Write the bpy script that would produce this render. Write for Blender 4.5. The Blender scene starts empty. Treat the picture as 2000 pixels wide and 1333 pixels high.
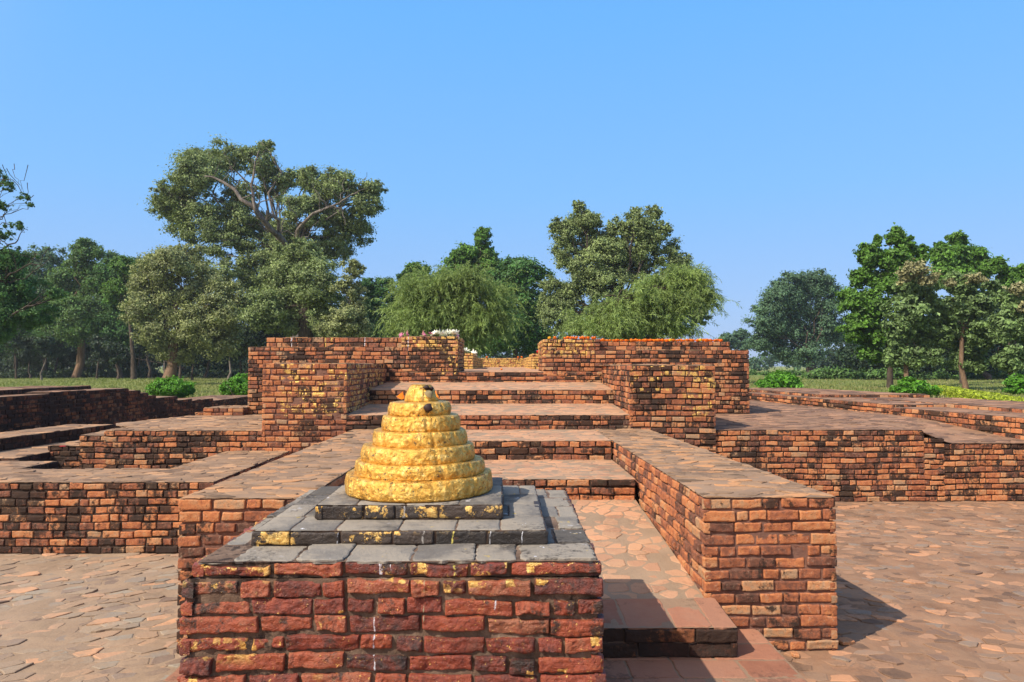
import bpy, math, random
import numpy as np
from mathutils import Vector

R = math.radians
random.seed(7)
RNG = np.random.default_rng(11)
SC = bpy.context.scene
COL = SC.collection

# ------------------------------------------------------------------ camera
FPX = 1333.0                       # focal length in pixels of the 2000 px wide photograph
TH = math.atan((714 - 666.5) / FPX)
YAW = math.atan(15 / FPX)
EYE = 1.6
cam_d = bpy.data.cameras.new("camera")
cam_d.sensor_width = 36.0
cam_d.lens = 36.0 * FPX / 2000.0
cam_d.clip_start = 0.05
cam_d.clip_end = 2500
cam = bpy.data.objects.new("camera", cam_d)
COL.objects.link(cam)
cam.location = (0, 0, EYE)
cam.rotation_euler = (R(90) + TH, 0, -YAW)
SC.camera = cam

# ------------------------------------------------------------------ sky, sun, exposure
SUN_AZ = math.atan2(-0.80, -0.60)      # direction towards the sun, clockwise from +Y
SUN_EL = R(44)
world = bpy.data.worlds.new("World")
SC.world = world
world.use_nodes = True
wn = world.node_tree
wn.nodes.clear()
sky = wn.nodes.new("ShaderNodeTexSky")
sky.sky_type = 'NISHITA'
sky.sun_disc = False
sky.sun_elevation = SUN_EL
sky.sun_rotation = SUN_AZ
sky.altitude = 0
sky.air_density = 1.0
sky.dust_density = 0.6
sky.ozone_density = 3.5
bg = wn.nodes.new("ShaderNodeBackground")
bg.inputs['Strength'].default_value = 0.12
wn.links.new(sky.outputs[0], bg.inputs['Color'])
# clear blue of the day by height above the horizon
tc = wn.nodes.new("ShaderNodeTexCoord")
sp = wn.nodes.new("ShaderNodeSeparateXYZ")
wn.links.new(tc.outputs['Generated'], sp.inputs[0])
rp = wn.nodes.new("ShaderNodeValToRGB")
els = rp.color_ramp.elements
while len(els) < 5:
    els.new(0.5)
for e, (p, c) in zip(els, [(0.0, (0.265, 0.375, 0.60)), (0.10, (0.225, 0.375, 0.65)), (0.24, (0.165, 0.380, 0.71)), (0.46, (0.115, 0.350, 0.74)), (1.0, (0.07, 0.21, 0.55))]):
    e.position = p
    e.color = (*c, 1)
wn.links.new(sp.outputs[2], rp.inputs[0])
bg2 = wn.nodes.new("ShaderNodeBackground")
bg2.inputs['Strength'].default_value = 1.0
wn.links.new(rp.outputs[0], bg2.inputs['Color'])
# pale hazy sky round the sun, behind the viewer; warmth added to lift shadows
dotn = wn.nodes.new("ShaderNodeVectorMath"); dotn.operation = 'DOT_PRODUCT'
dotn.inputs[1].default_value = (math.sin(SUN_AZ) * 0.87, math.cos(SUN_AZ) * 0.87, 0.5)
wn.links.new(tc.outputs['Generated'], dotn.inputs[0])
gl = wn.nodes.new("ShaderNodeMapRange"); gl.interpolation_type = 'SMOOTHSTEP'
gl.inputs[1].default_value = 0.1; gl.inputs[2].default_value = 1.0
wn.links.new(dotn.outputs['Value'], gl.inputs[0])
glow = wn.nodes.new("ShaderNodeMix"); glow.data_type = 'RGBA'
glow.inputs[7].default_value = (0.80, 0.74, 0.68, 1)
wn.links.new(gl.outputs[0], glow.inputs[0]); wn.links.new(rp.outputs[0], glow.inputs[6])
wn.links.new(glow.outputs[2], bg2.inputs['Color'])
mxs = wn.nodes.new("ShaderNodeMixShader")
mxs.inputs[0].default_value = 0.88
wo = wn.nodes.new("ShaderNodeOutputWorld")
wn.links.new(bg.outputs[0], mxs.inputs[1])
wn.links.new(bg2.outputs[0], mxs.inputs[2])
wn.links.new(mxs.outputs[0], wo.inputs['Surface'])

sd = bpy.data.lights.new("sun", 'SUN')
sd.energy = 4.4
sd.angle = R(0.5)
sd.color = (1.0, 0.91, 0.79)
sun = bpy.data.objects.new("sun", sd)
COL.objects.link(sun)
tosun = Vector((math.sin(SUN_AZ) * math.cos(SUN_EL), math.cos(SUN_AZ) * math.cos(SUN_EL), math.sin(SUN_EL)))
sun.rotation_euler = tosun.to_track_quat('Z', 'Y').to_euler()
sun.location = (-20, -20, 30)

SC.view_settings.view_transform = 'Standard'
SC.view_settings.look = 'None'
SC.view_settings.exposure = 0.56
SC.view_settings.gamma = 1.0


# ------------------------------------------------------------------ small helpers
def at(px, py, Y):
    """point of the place at depth Y that is seen at this spot of the photograph"""
    x = (px - 1000) / FPX
    z = (666.5 - py) / FPX
    y2 = math.cos(TH) - z * math.sin(TH)
    z2 = math.sin(TH) + z * math.cos(TH)
    rx = x * math.cos(YAW) + y2 * math.sin(YAW)
    ry = -x * math.sin(YAW) + y2 * math.cos(YAW)
    t = Y / ry
    return Vector((rx * t, Y, EYE + z2 * t))


def tag(o, label=None, cat=None, group=None, kind=None):
    if label: o["label"] = label
    if cat: o["category"] = cat
    if group: o["group"] = group
    if kind: o["kind"] = kind
    return o


def thing(name, label, cat, loc=(0, 0, 0), group=None):
    o = bpy.data.objects.new(name, None)
    o.empty_display_size = 0.2
    COL.objects.link(o)
    o.location = loc
    return tag(o, label, cat, group)


def hash3(i, j, k, seed):
    h = (i.astype(np.int64) * 73856093) ^ (j.astype(np.int64) * 19349663) ^ (k.astype(np.int64) * 83492791) ^ (seed * 2654435761)
    h = (h ^ (h >> 13)) * 1274126177
    h = h & 0x7fffffff
    h = (h ^ (h >> 16)) & 0xffff
    return h / 65535.0


def vn(P, seed=0):
    """value noise -1..1 at points P (N,3)"""
    P = np.asarray(P, dtype=np.float64)
    i = np.floor(P).astype(np.int64)
    f = P - i
    f = f * f * (3 - 2 * f)
    r = 0
    for a in (0, 1):
        for b in (0, 1):
            for c in (0, 1):
                w = (f[:, 0] if a else 1 - f[:, 0]) * (f[:, 1] if b else 1 - f[:, 1]) * (f[:, 2] if c else 1 - f[:, 2])
                r = r + w * hash3(i[:, 0] + a, i[:, 1] + b, i[:, 2] + c, seed)
    return r * 2 - 1


class Acc:
    """collects faces and writes them as one mesh"""

    def __init__(self):
        self.v = []; self.q = []; self.p = []; self.t = []; self.n = 0; self.qm = []; self.pm = []

    def add(self, V, quads=None, polys=None, tint=(0.5, 0.5, 0.5), mat=0):
        V = np.asarray(V, dtype=np.float64).reshape(-1, 3)
        m = len(V)
        T = np.asarray(tint, dtype=np.float64)
        if T.ndim == 1:
            T = np.tile(T, (m, 1))
        self.v.append(V); self.t.append(T)
        if quads is not None and len(quads):
            q = np.asarray(quads, dtype=np.int64) + self.n
            self.q.append(q); self.qm.append(np.full(len(q), mat))
        if polys:
            for f in polys:
                self.p.append([a + self.n for a in f]); self.pm.append(mat)
        self.n += m

    def build(self, name, mats, parent=None, smooth=True):
        V = np.concatenate(self.v); T = np.concatenate(self.t)
        Q = np.concatenate(self.q) if self.q else np.zeros((0, 4), int)
        QM = np.concatenate(self.qm) if self.qm else np.zeros(0, int)
        loops = [Q.ravel()]
        starts = [np.arange(len(Q)) * 4]
        off = len(Q) * 4
        if self.p:
            L = np.array([len(f) for f in self.p])
            loops.append(np.array([a for f in self.p for a in f]))
            starts.append(off + np.concatenate([[0], np.cumsum(L)[:-1]]))
        loops = np.concatenate(loops).astype(np.int32); starts = np.concatenate(starts).astype(np.int32)
        me = bpy.data.meshes.new(name)
        me.vertices.add(len(V)); me.loops.add(len(loops)); me.polygons.add(len(starts))
        org = Vector((0, 0, 0))
        if parent is not None:
            org = parent.matrix_world.translation if parent.parent else parent.location
        V = V - np.array(org)
        me.vertices.foreach_set("co", V.astype(np.float32).ravel())
        me.loops.foreach_set("vertex_index", loops)
        me.polygons.foreach_set("loop_start", starts)
        me.polygons.foreach_set("material_index", np.concatenate([QM, np.array(self.pm, dtype=int)]).astype(np.int32))
        me.polygons.foreach_set("use_smooth", np.full(len(starts), smooth))
        for m in (mats if isinstance(mats, (list, tuple)) else [mats]):
            me.materials.append(m)
        at_ = me.attributes.new("tint", 'FLOAT_COLOR', 'POINT')
        at_.data.foreach_set("color", np.concatenate([T, np.ones((len(T), 1))], 1).astype(np.float32).ravel())
        me.update(calc_edges=True)
        me.validate()
        o = bpy.data.objects.new(name, me)
        COL.objects.link(o)
        if parent is not None:
            o.parent = parent
        return o


# ------------------------------------------------------------------ materials
class NT:
    def __init__(self, name):
        self.m = bpy.data.materials.new(name)
        self.m.use_nodes = True
        self.t = self.m.node_tree
        self.t.nodes.clear()
        self.out = self.t.nodes.new("ShaderNodeOutputMaterial")

    def n(self, typ, **kw):
        nd = self.t.nodes.new(typ)
        for k, v in kw.items():
            if hasattr(nd, k) and not k[0].isupper():
                setattr(nd, k, v)
            else:
                nd.inputs[k].default_value = v
        return nd

    def l(self, a, b):
        self.t.links.new(a, b)

    def val(self, x, sock):
        if isinstance(x, (int, float)):
            sock.default_value = x
        elif isinstance(x, tuple):
            sock.default_value = x if len(x) == 4 or sock.type == 'VECTOR' else (*x, 1)
        else:
            self.l(x, sock)

    def math(self, op, a, b=0.0, c=0.0, clamp=False):
        nd = self.n("ShaderNodeMath", operation=op)
        nd.use_clamp = clamp
        self.val(a, nd.inputs[0]); self.val(b, nd.inputs[1]); self.val(c, nd.inputs[2])
        return nd.outputs[0]

    def mix(self, f, a, b, mode='MIX'):
        nd = self.n("ShaderNodeMix", data_type='RGBA', blend_type=mode)
        self.val(f, nd.inputs[0]); self.val(a, nd.inputs[6]); self.val(b, nd.inputs[7])
        return nd.outputs[2]

    def ramp(self, f, stops, interp='LINEAR'):
        nd = self.n("ShaderNodeValToRGB")
        nd.color_ramp.interpolation = interp
        el = nd.color_ramp.elements
        while len(el) < len(stops):
            el.new(0.5)
        for e, (p, c) in zip(el, stops):
            e.position = p
            e.color = (*c, 1) if isinstance(c, tuple) else (c, c, c, 1)
        self.l(f, nd.inputs[0])
        return nd.outputs[0]

    def pos(self, scale=(1, 1, 1)):
        g = self.n("ShaderNodeNewGeometry")
        mp = self.n("ShaderNodeMapping", Scale=scale)
        self.l(g.outputs['Position'], mp.inputs['Vector'])
        return mp.outputs[0]

    def noise(self, vec, scale, detail=4, rough=0.55, out=0):
        nd = self.n("ShaderNodeTexNoise", Scale=scale, Detail=detail, Roughness=rough)
        self.l(vec, nd.inputs['Vector'])
        return nd.outputs[out]

    def step(self, v, lo, hi):
        nd = self.n("ShaderNodeMapRange", interpolation_type='SMOOTHSTEP')
        self.val(v, nd.inputs[0])
        nd.inputs[1].default_value = lo; nd.inputs[2].default_value = hi
        return nd.outputs[0]

    def tint(self):
        a = self.n("ShaderNodeAttribute", attribute_name="tint")
        s = self.n("ShaderNodeSeparateColor")
        self.l(a.outputs['Color'], s.inputs[0])
        return s.outputs

    def bsdf(self, color, rough=0.9, metal=0.0, normal=None, spec=0.3, **kw):
        b = self.n("ShaderNodeBsdfPrincipled")
        self.val(color, b.inputs['Base Color']); self.val(rough, b.inputs['Roughness'])
        self.val(metal, b.inputs['Metallic'])
        self.val(spec, b.inputs['Specular IOR Level'])
        for k, v in kw.items():
            self.val(v, b.inputs[k.replace('_', ' ')])
        if normal is not None:
            self.l(normal, b.inputs['Normal'])
        self.l(b.outputs[0], self.out.inputs['Surface'])
        return b

    def bump(self, h, dist=0.01, strength=1.0, prev=None):
        b = self.n("ShaderNodeBump", Distance=dist, Strength=strength)
        self.l(h, b.inputs['Height'])
        if prev is not None:
            self.l(prev, b.inputs['Normal'])
        return b.outputs[0]


PAL_WARM = [(0.0, (0.085, 0.040, 0.026)), (0.20, (0.17, 0.068, 0.042)), (0.42, (0.335, 0.112, 0.050)),
            (0.62, (0.48, 0.175, 0.066)), (0.84, (0.46, 0.225, 0.105)), (1.0, (0.35, 0.215, 0.125))]
PAL_RED = [(0.0, (0.030, 0.017, 0.015)), (0.16, (0.10, 0.026, 0.018)), (0.45, (0.215, 0.038, 0.018)),
           (0.75, (0.31, 0.068, 0.027)), (1.0, (0.29, 0.105, 0.055))]
PAL_BLACK = [(0.0, (0.018, 0.014, 0.012)), (0.5, (0.03, 0.022, 0.018)), (1.0, (0.055, 0.035, 0.025))]


def axis_box(nt, xyz, lo, hi, soft=0.03):
    """soft mask that is 1 inside the world box lo..hi"""
    m = None
    for k in range(3):
        if lo[k] is None:
            continue
        a = nt.step(xyz[k], lo[k] - soft, lo[k] + soft)
        b = nt.math('SUBTRACT', 1.0, nt.step(xyz[k], hi[k] - soft, hi[k] + soft))
        c = nt.math('MULTIPLY', a, b)
        m = c if m is None else nt.math('MULTIPLY', m, c)
    return m


def brick_material(name, pal, soot=0.5, soot_scale=2.2, rough=0.85, gold=None, drips=None, spec=0.25, soot_col=(0.030, 0.019, 0.014),
                   fleck=0.0, mortar=False, pale=0.0, tgw=0.25, leaf_scale=16.0, bumpd=0.006):
    nt = NT(name)
    P = nt.pos()
    g = nt.n("ShaderNodeNewGeometry")
    sx = nt.n("ShaderNodeSeparateXYZ"); nt.l(g.outputs['Position'], sx.inputs[0])
    xyz = sx.outputs
    tr, tg, tb = nt.tint()[:3]
    if mortar:
        c = nt.ramp(nt.noise(P, 9, 5, 0.65), [(0.3, pal[0]), (0.55, pal[1]), (0.75, pal[2])])
    else:
        # each brick has its own firing colour, mottled by a finer noise
        mott = nt.math('ADD', tr, nt.math('MULTIPLY', nt.math('SUBTRACT', nt.noise(P, 22, 5, 0.7), 0.5), 1.15), clamp=True)
        c = nt.ramp(mott, pal)
        c = nt.mix(nt.step(nt.noise(P, 95, 3, 0.6), 0.56, 0.70), c, nt.mix(0.5, c, (0.02, 0.015, 0.012)))
        if pale:
            c = nt.mix(nt.math('MULTIPLY', nt.step(nt.noise(P, 40, 5, 0.75), 0.55, 0.68), pale), c, (0.46, 0.33, 0.23))
    # soot and algae in patches that run down the wall, of varied strength from brick to brick
    Pv = nt.pos((1, 1, 0.55))
    s = nt.noise(Pv, soot_scale, 7, 0.62)
    s = nt.math('ADD', s, nt.math('MULTIPLY', nt.math('SUBTRACT', nt.noise(P, 24, 5, 0.75), 0.5), 0.62))
    s = nt.math('ADD', s, nt.math('MULTIPLY', nt.math('SUBTRACT', nt.noise(nt.pos((1, 1, 0.12)), 26, 4, 0.6), 0.5), 0.22))
    if not mortar:
        s = nt.math('ADD', s, nt.math('MULTIPLY', nt.math('SUBTRACT', tg, 0.5), tgw))
    sm = nt.step(s, 0.66 - soot * 0.26, 0.76 - soot * 0.24)
    sm = nt.math('MULTIPLY', sm, 0.93)
    c = nt.mix(sm, c, soot_col)
    c = nt.mix(nt.math('MULTIPLY', nt.step(nt.noise(P, 3.1, 6, 0.7), 0.60, 0.72), 0.25), c, (0.06, 0.055, 0.03))
    met = 0.0
    rg = rough
    if fleck or gold:
        gm = None
        gn = nt.noise(P, 75, 6, 0.8)
        # separate little squares of leaf, torn at the edges
        wv = nt.n("ShaderNodeVectorMath", operation='SCALE'); wv.inputs['Scale'].default_value = 0.028
        nt.l(nt.noise(P, 40, 4, 0.7, out=1), wv.inputs[0])
        wa = nt.n("ShaderNodeVectorMath", operation='ADD'); nt.l(P, wa.inputs[0]); nt.l(wv.outputs[0], wa.inputs[1])
        sq = nt.n("ShaderNodeTexVoronoi", Scale=leaf_scale); sq.distance = 'CHEBYCHEV'; nt.l(wa.outputs[0], sq.inputs['Vector'])
        pick = nt.n("ShaderNodeSeparateColor"); nt.l(sq.outputs['Color'], pick.inputs[0])
        torn = nt.math('SUBTRACT', 1.0, nt.step(nt.math('ADD', sq.outputs['Distance'], nt.math('MULTIPLY', gn, 0.55)), 0.58, 0.64))
        if fleck:
            a = nt.math('MULTIPLY', nt.step(gn, 0.60, 0.63), nt.step(nt.noise(P, 9, 3, 0.6), 0.64 - fleck * 0.2, 0.70 - fleck * 0.2))
            b = nt.math('MULTIPLY', torn, nt.step(pick.outputs[1], 0.968, 0.972))
            gm = nt.math('MAXIMUM', a, b)
        for (lo, hi, thr) in (gold or []):
            b = axis_box(nt, xyz, lo, hi)
            cl = nt.step(nt.math('ADD', nt.noise(P, 4.5, 3, 0.6), nt.math('MULTIPLY', nt.math('SUBTRACT', pick.outputs[0], 0.5), 0.30)), thr - 0.03, thr - 0.02)
            rub = nt.math('MULTIPLY', nt.step(nt.math('ADD', nt.noise(P, 7.5, 4, 0.65), nt.math('MULTIPLY', nt.math('SUBTRACT', gn, 0.5), 0.6)), thr + 0.02, thr + 0.06), 0.8)
            a = nt.math('MULTIPLY', b, nt.math('MAXIMUM', nt.math('MULTIPLY', torn, cl), rub))
            gm = a if gm is None else nt.math('MAXIMUM', gm, a)
        c = nt.mix(gm, c, nt.ramp(nt.noise(P, 70, 2), [(0.35, (0.62, 0.33, 0.07)), (0.65, (0.83, 0.56, 0.18))]))
        met = nt.math('MULTIPLY', gm, 0.55)
        rg = nt.math('SUBTRACT', rough, nt.math('MULTIPLY', gm, rough - 0.42))
    for (x0, zt, zb, w, colr) in (drips or []):
        wob = nt.math('MULTIPLY', nt.math('SUBTRACT', nt.noise(nt.pos((0.01, 0.01, 1)), 9, 3), 0.5), 0.022)
        d = nt.math('ABSOLUTE', nt.math('SUBTRACT', nt.math('ADD', xyz[0], wob), x0))
        ww = nt.math('MULTIPLY', nt.step(nt.noise(nt.pos((3, 3, 1)), 30, 5, 0.75), 0.36, 0.66), w)
        dm = nt.step(nt.math('SUBTRACT', ww, d), 0.0, 0.0012)
        dm = nt.math('MULTIPLY', dm, nt.math('MULTIPLY', nt.step(xyz[2], zb, zb + 0.01), nt.math('SUBTRACT', 1.0, nt.step(xyz[2], zt, zt + 0.005))))
        c = nt.mix(nt.math('MULTIPLY', dm, 0.85), c, colr)
    h = nt.math('ADD', nt.noise(P, 60, 6, 0.7), nt.math('MULTIPLY', nt.noise(P, 220, 3, 0.6), 0.4))
    vor = nt.n("ShaderNodeTexVoronoi", Scale=70.0); nt.l(P, vor.inputs['Vector'])
    pit = nt.step(vor.outputs['Distance'], 0.05, 0.3)
    h = nt.math('ADD', h, nt.math('MULTIPLY', pit, 0.25))
    nt.bsdf(c, rg, met, nt.bump(h, bumpd, 0.9), spec)
    return nt.m


def paving_material(name, stops, dust=(0.30, 0.20, 0.13), dust_amt=0.5, dark=0.25, dark_col=(0.05, 0.035, 0.028), mott=0.35, bumpd=0.004, spots=None, dust_th=0.5):
    nt = NT(name)
    P = nt.pos()
    tr, tg, tb = nt.tint()[:3]
    f = nt.math('ADD', tr, nt.math('MULTIPLY', nt.math('SUBTRACT', nt.noise(P, 17, 5, 0.7), 0.5), mott), clamp=True)
    c = nt.ramp(f, stops)
    d = nt.math('ADD', nt.noise(P, 2.6, 7, 0.72), nt.math('MULTIPLY', nt.math('SUBTRACT', tg, 0.5), 0.28))
    c = nt.mix(nt.math('MULTIPLY', nt.step(d, dust_th - 0.08, dust_th + 0.08), dust_amt), c, dust)
    e = nt.math('ADD', nt.noise(P, 1.7, 8, 0.75), nt.math('MULTIPLY', nt.math('SUBTRACT', nt.noise(P, 45, 4, 0.7), 0.5), 0.35))
    c = nt.mix(nt.math('MULTIPLY', nt.step(e, 0.53, 0.64), dark), c, dark_col)
    c = nt.mix(nt.math('MULTIPLY', nt.step(nt.noise(P, 120, 3, 0.65), 0.57, 0.72), 0.35), c, nt.mix(0.5, c, (0.03, 0.02, 0.015)))
    for (sc, th, colr) in (spots or []):
        c = nt.mix(nt.step(nt.noise(P, sc, 4, 0.7), th, th + 0.03), c, colr)
    h = nt.math('ADD', nt.noise(P, 38, 6, 0.72), nt.math('MULTIPLY', nt.noise(P, 9, 4, 0.6), 0.8))
    nt.bsdf(c, 0.92, 0.0, nt.bump(h, bumpd, 0.9), 0.15)
    return nt.m


def mortar_material(name, a, b, c_, soot, soot_scale=2.2):
    return brick_material(name, [a, b, c_], soot=soot, soot_scale=soot_scale, mortar=True)


M_MORT_DARK = mortar_material("mortar_dark", (0.035, 0.022, 0.016), (0.085, 0.05, 0.034), (0.19, 0.12, 0.08), 0.75)
M_MORT_PINK = mortar_material("mortar_pink", (0.13, 0.06, 0.042), (0.21, 0.105, 0.072), (0.30, 0.18, 0.12), 0.35)
M_MORT_TAN = mortar_material("mortar_tan", (0.08, 0.048, 0.032), (0.17, 0.108, 0.072), (0.29, 0.21, 0.15), 0.50)
WAX = (0.62, 0.62, 0.66)
YEL = (0.60, 0.50, 0.10)
M_PLINTH = brick_material("plinth_brick", PAL_RED, soot=0.55, soot_scale=3.0, rough=0.48, spec=0.5, fleck=0.8, tgw=0.14, leaf_scale=24.0, bumpd=0.010,
                          gold=[((-1.2, None, 0.60), (-0.82, None, 0.66), 0.52), ((-0.45, None, 0.80), (-0.30, None, 0.93), 0.55),
                                ((-1.2, None, 0.86), (-0.7, None, 0.93), 0.57), ((-0.1, None, 0.87), (0.33, None, 0.93), 0.58)][:0] or
                          [((-1.2, 0, 0.60), (-0.84, 9, 0.66), 0.53), ((-1.2, 0, 0.86), (-0.8, 9, 0.93), 0.54), ((-0.4, 0, 0.84), (0.3, 9, 0.95), 0.60)],
                          drips=[(-0.428, 0.935, 0.86, 0.010, WAX), (-0.445, 0.82, 0.1, 0.0045, WAX), (-0.172, 0.94, 0.85, 0.007, YEL),
                                 (-0.275, 0.93, 0.70, 0.003, (0.40, 0.34, 0.2)), (-0.03, 0.80, 0.76, 0.005, WAX),
                                 (-0.39, 0.93, 0.89, 0.003, WAX)])
M_TIER = brick_material("tier_brick", PAL_BLACK, leaf_scale=26.0, soot=0.25, rough=0.55, spec=0.5,
                        gold=[((-0.96, 0, 0.9), (-0.78, 9, 0.99), 0.54), ((-0.6, 0, 0.9), (-0.35, 9, 0.99), 0.64), ((-0.78, 0, 0.99), (-0.4, 9, 1.06), 0.60), ((-0.40, 0, 0.99), (0.0, 9, 1.06), 0.55)],
                        drips=[(-0.19, 0.99, 0.92, 0.006, YEL), (-0.62, 0.99, 0.92, 0.003, WAX), (-0.40, 1.05, 0.99, 0.008, (0.35, 0.33, 0.32)),
                               (0.07, 0.99, 0.92, 0.003, WAX), (-0.05, 0.99, 0.92, 0.003, WAX), (-0.3, 0.99, 0.92, 0.01, (0.30, 0.27, 0.24))])
M_WARM = brick_material("wall_brick", PAL_WARM, soot=0.52, pale=0.4)
M_WARM2 = brick_material("wall_brick_stained", PAL_WARM, soot=0.64, soot_scale=1.8, pale=0.5)
PAL_SOOT_SHADE = [(p, tuple(v * 0.5 for v in c)) for p, c in PAL_WARM]  # wall colours darkened to deepen the shade on the left walls, besides algae
M_SOOT_SHADE = brick_material("sooty_shaded_brick", PAL_SOOT_SHADE, soot=1.12, soot_scale=1.6)
M_PIER_L = brick_material("left_pier_brick", PAL_WARM, soot=0.36, soot_scale=2.0, pale=0.2,
                          gold=[((-2.6, 6, 1.02), (-1.6, 10.5, 1.64), 0.555)])
M_PIER_R = brick_material("right_pier_brick", PAL_WARM, soot=0.56, soot_scale=2.2, pale=0.3,
                          gold=[((2.1, 6, 1.0), (2.5, 8.3, 1.64), 0.55), ((1.5, 6, 1.3), (2.5, 8.3, 1.64), 0.61)])
M_GATE = brick_material("gate_brick", PAL_WARM, soot=0.66, soot_scale=2.0, pale=0.6,
                        gold=[((-1.6, 9, 1.87), (-0.6, 13, 2.1), 0.52), ((-0.98, 9, 1.45), (-0.6, 13, 1.9), 0.60), ((0.5, 9, 1.75), (1.4, 13, 2.1), 0.50)],
                        drips=[(-3.35, 2.04, 1.88, 0.02, WAX), (-2.82, 2.04, 1.88, 0.012, YEL), (-2.72, 2.04, 1.95, 0.02, YEL), (-1.5, 2.04, 1.75, 0.012, WAX), (-2.2, 2.04, 1.9, 0.015, WAX)])
M_FAR = brick_material("gilded_far_brick", PAL_WARM, soot=0.35, pale=0.5, gold=[((-3, 12, 1.5), (3, 30, 2.2), 0.44)])

ST_TOP = [(0.0, (0.111, 0.072, 0.045)), (0.3, (0.204, 0.131, 0.082)), (0.55, (0.288, 0.174, 0.100)), (0.78, (0.390, 0.204, 0.100)), (1.0, (0.483, 0.238, 0.108))]
ST_GROUND = [(0.0, (0.171, 0.115, 0.084)), (0.3, (0.242, 0.177, 0.133)), (0.45, (0.251, 0.216, 0.172)), (0.60, (0.291, 0.237, 0.177)), (0.74, (0.362, 0.227, 0.148)), (1.0, (0.501, 0.272, 0.152))]
ST_RIGHT = [(0.0, (0.134, 0.081, 0.054)), (0.3, (0.205, 0.124, 0.084)), (0.5, (0.240, 0.180, 0.136)), (0.62, (0.275, 0.180, 0.122)), (0.8, (0.377, 0.200, 0.114)), (1.0, (0.490, 0.247, 0.132))]
M_TOP = paving_material("wall_top_paving", ST_TOP, dust=(0.334, 0.208, 0.126), dust_amt=0.55, dark=0.55)
M_TREAD = paving_material("tread_paving", [(0.0, (0.326, 0.178, 0.110)), (0.4, (0.392, 0.217, 0.131)), (0.7, (0.435, 0.242, 0.144)), (1.0, (0.511, 0.261, 0.144))], dust=(0.435, 0.261, 0.153), dust_amt=0.5, dark=0.22)
M_TERR = paving_material("terrace_paving", [(0.0, (0.099, 0.059, 0.043)), (0.4, (0.163, 0.095, 0.065)), (0.75, (0.237, 0.135, 0.087)), (1.0, (0.414, 0.225, 0.134))], dust=(0.216, 0.131, 0.083), dust_amt=0.35, dark=0.55)
M_TERRL = paving_material("left_terrace_paving", [(0.0, (0.156, 0.097, 0.065)), (0.4, (0.235, 0.150, 0.095)), (0.75, (0.352, 0.202, 0.114)), (1.0, (0.490, 0.273, 0.145))], dust=(0.333, 0.211, 0.125), dust_amt=0.4, dark=0.5)
M_GL = paving_material("left_ground_paving", ST_GROUND, dust=(0.287, 0.200, 0.133), dust_amt=0.75, dark=0.18, dust_th=0.46)
M_GR = paving_material("right_ground_paving", ST_RIGHT, dust=(0.252, 0.147, 0.087), dust_amt=0.6, dark=0.35)
M_JOINT = paving_material("joint_sand", [(0, (0.197, 0.122, 0.076)), (1, (0.305, 0.197, 0.125))], dust_amt=0.3, dark=0.4)
M_JOINT_G = paving_material("ground_joint_sand", [(0, (0.245, 0.171, 0.112)), (1, (0.323, 0.225, 0.150))], dust_amt=0.3, dark=0.15)
M_JOINT_R = paving_material("right_joint_sand", [(0, (0.205, 0.113, 0.066)), (1, (0.303, 0.166, 0.096))], dust_amt=0.3, dark=0.25)
M_TILE = paving_material("flat_tile", [(0, (0.244, 0.101, 0.060)), (0.5, (0.316, 0.138, 0.082)), (1, (0.379, 0.170, 0.099))], dust=(0.326, 0.170, 0.107), dust_amt=0.5, dark=0.5, mott=0.9, bumpd=0.004)
M_GREY = paving_material("waxed_grey_top", [(0, (0.09, 0.08, 0.07)), (0.5, (0.145, 0.13, 0.115)), (1, (0.21, 0.19, 0.165))], dust=(0.29, 0.25, 0.20), dust_amt=0.8, dark=0.85, mott=1.1, dust_th=0.50,
                         dark_col=(0.035, 0.03, 0.028), spots=[(13, 0.66, (0.38, 0.28, 0.10)), (6, 0.64, (0.33, 0.31, 0.30)), (11, 0.69, (0.60, 0.60, 0.63))], bumpd=0.008)


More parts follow.
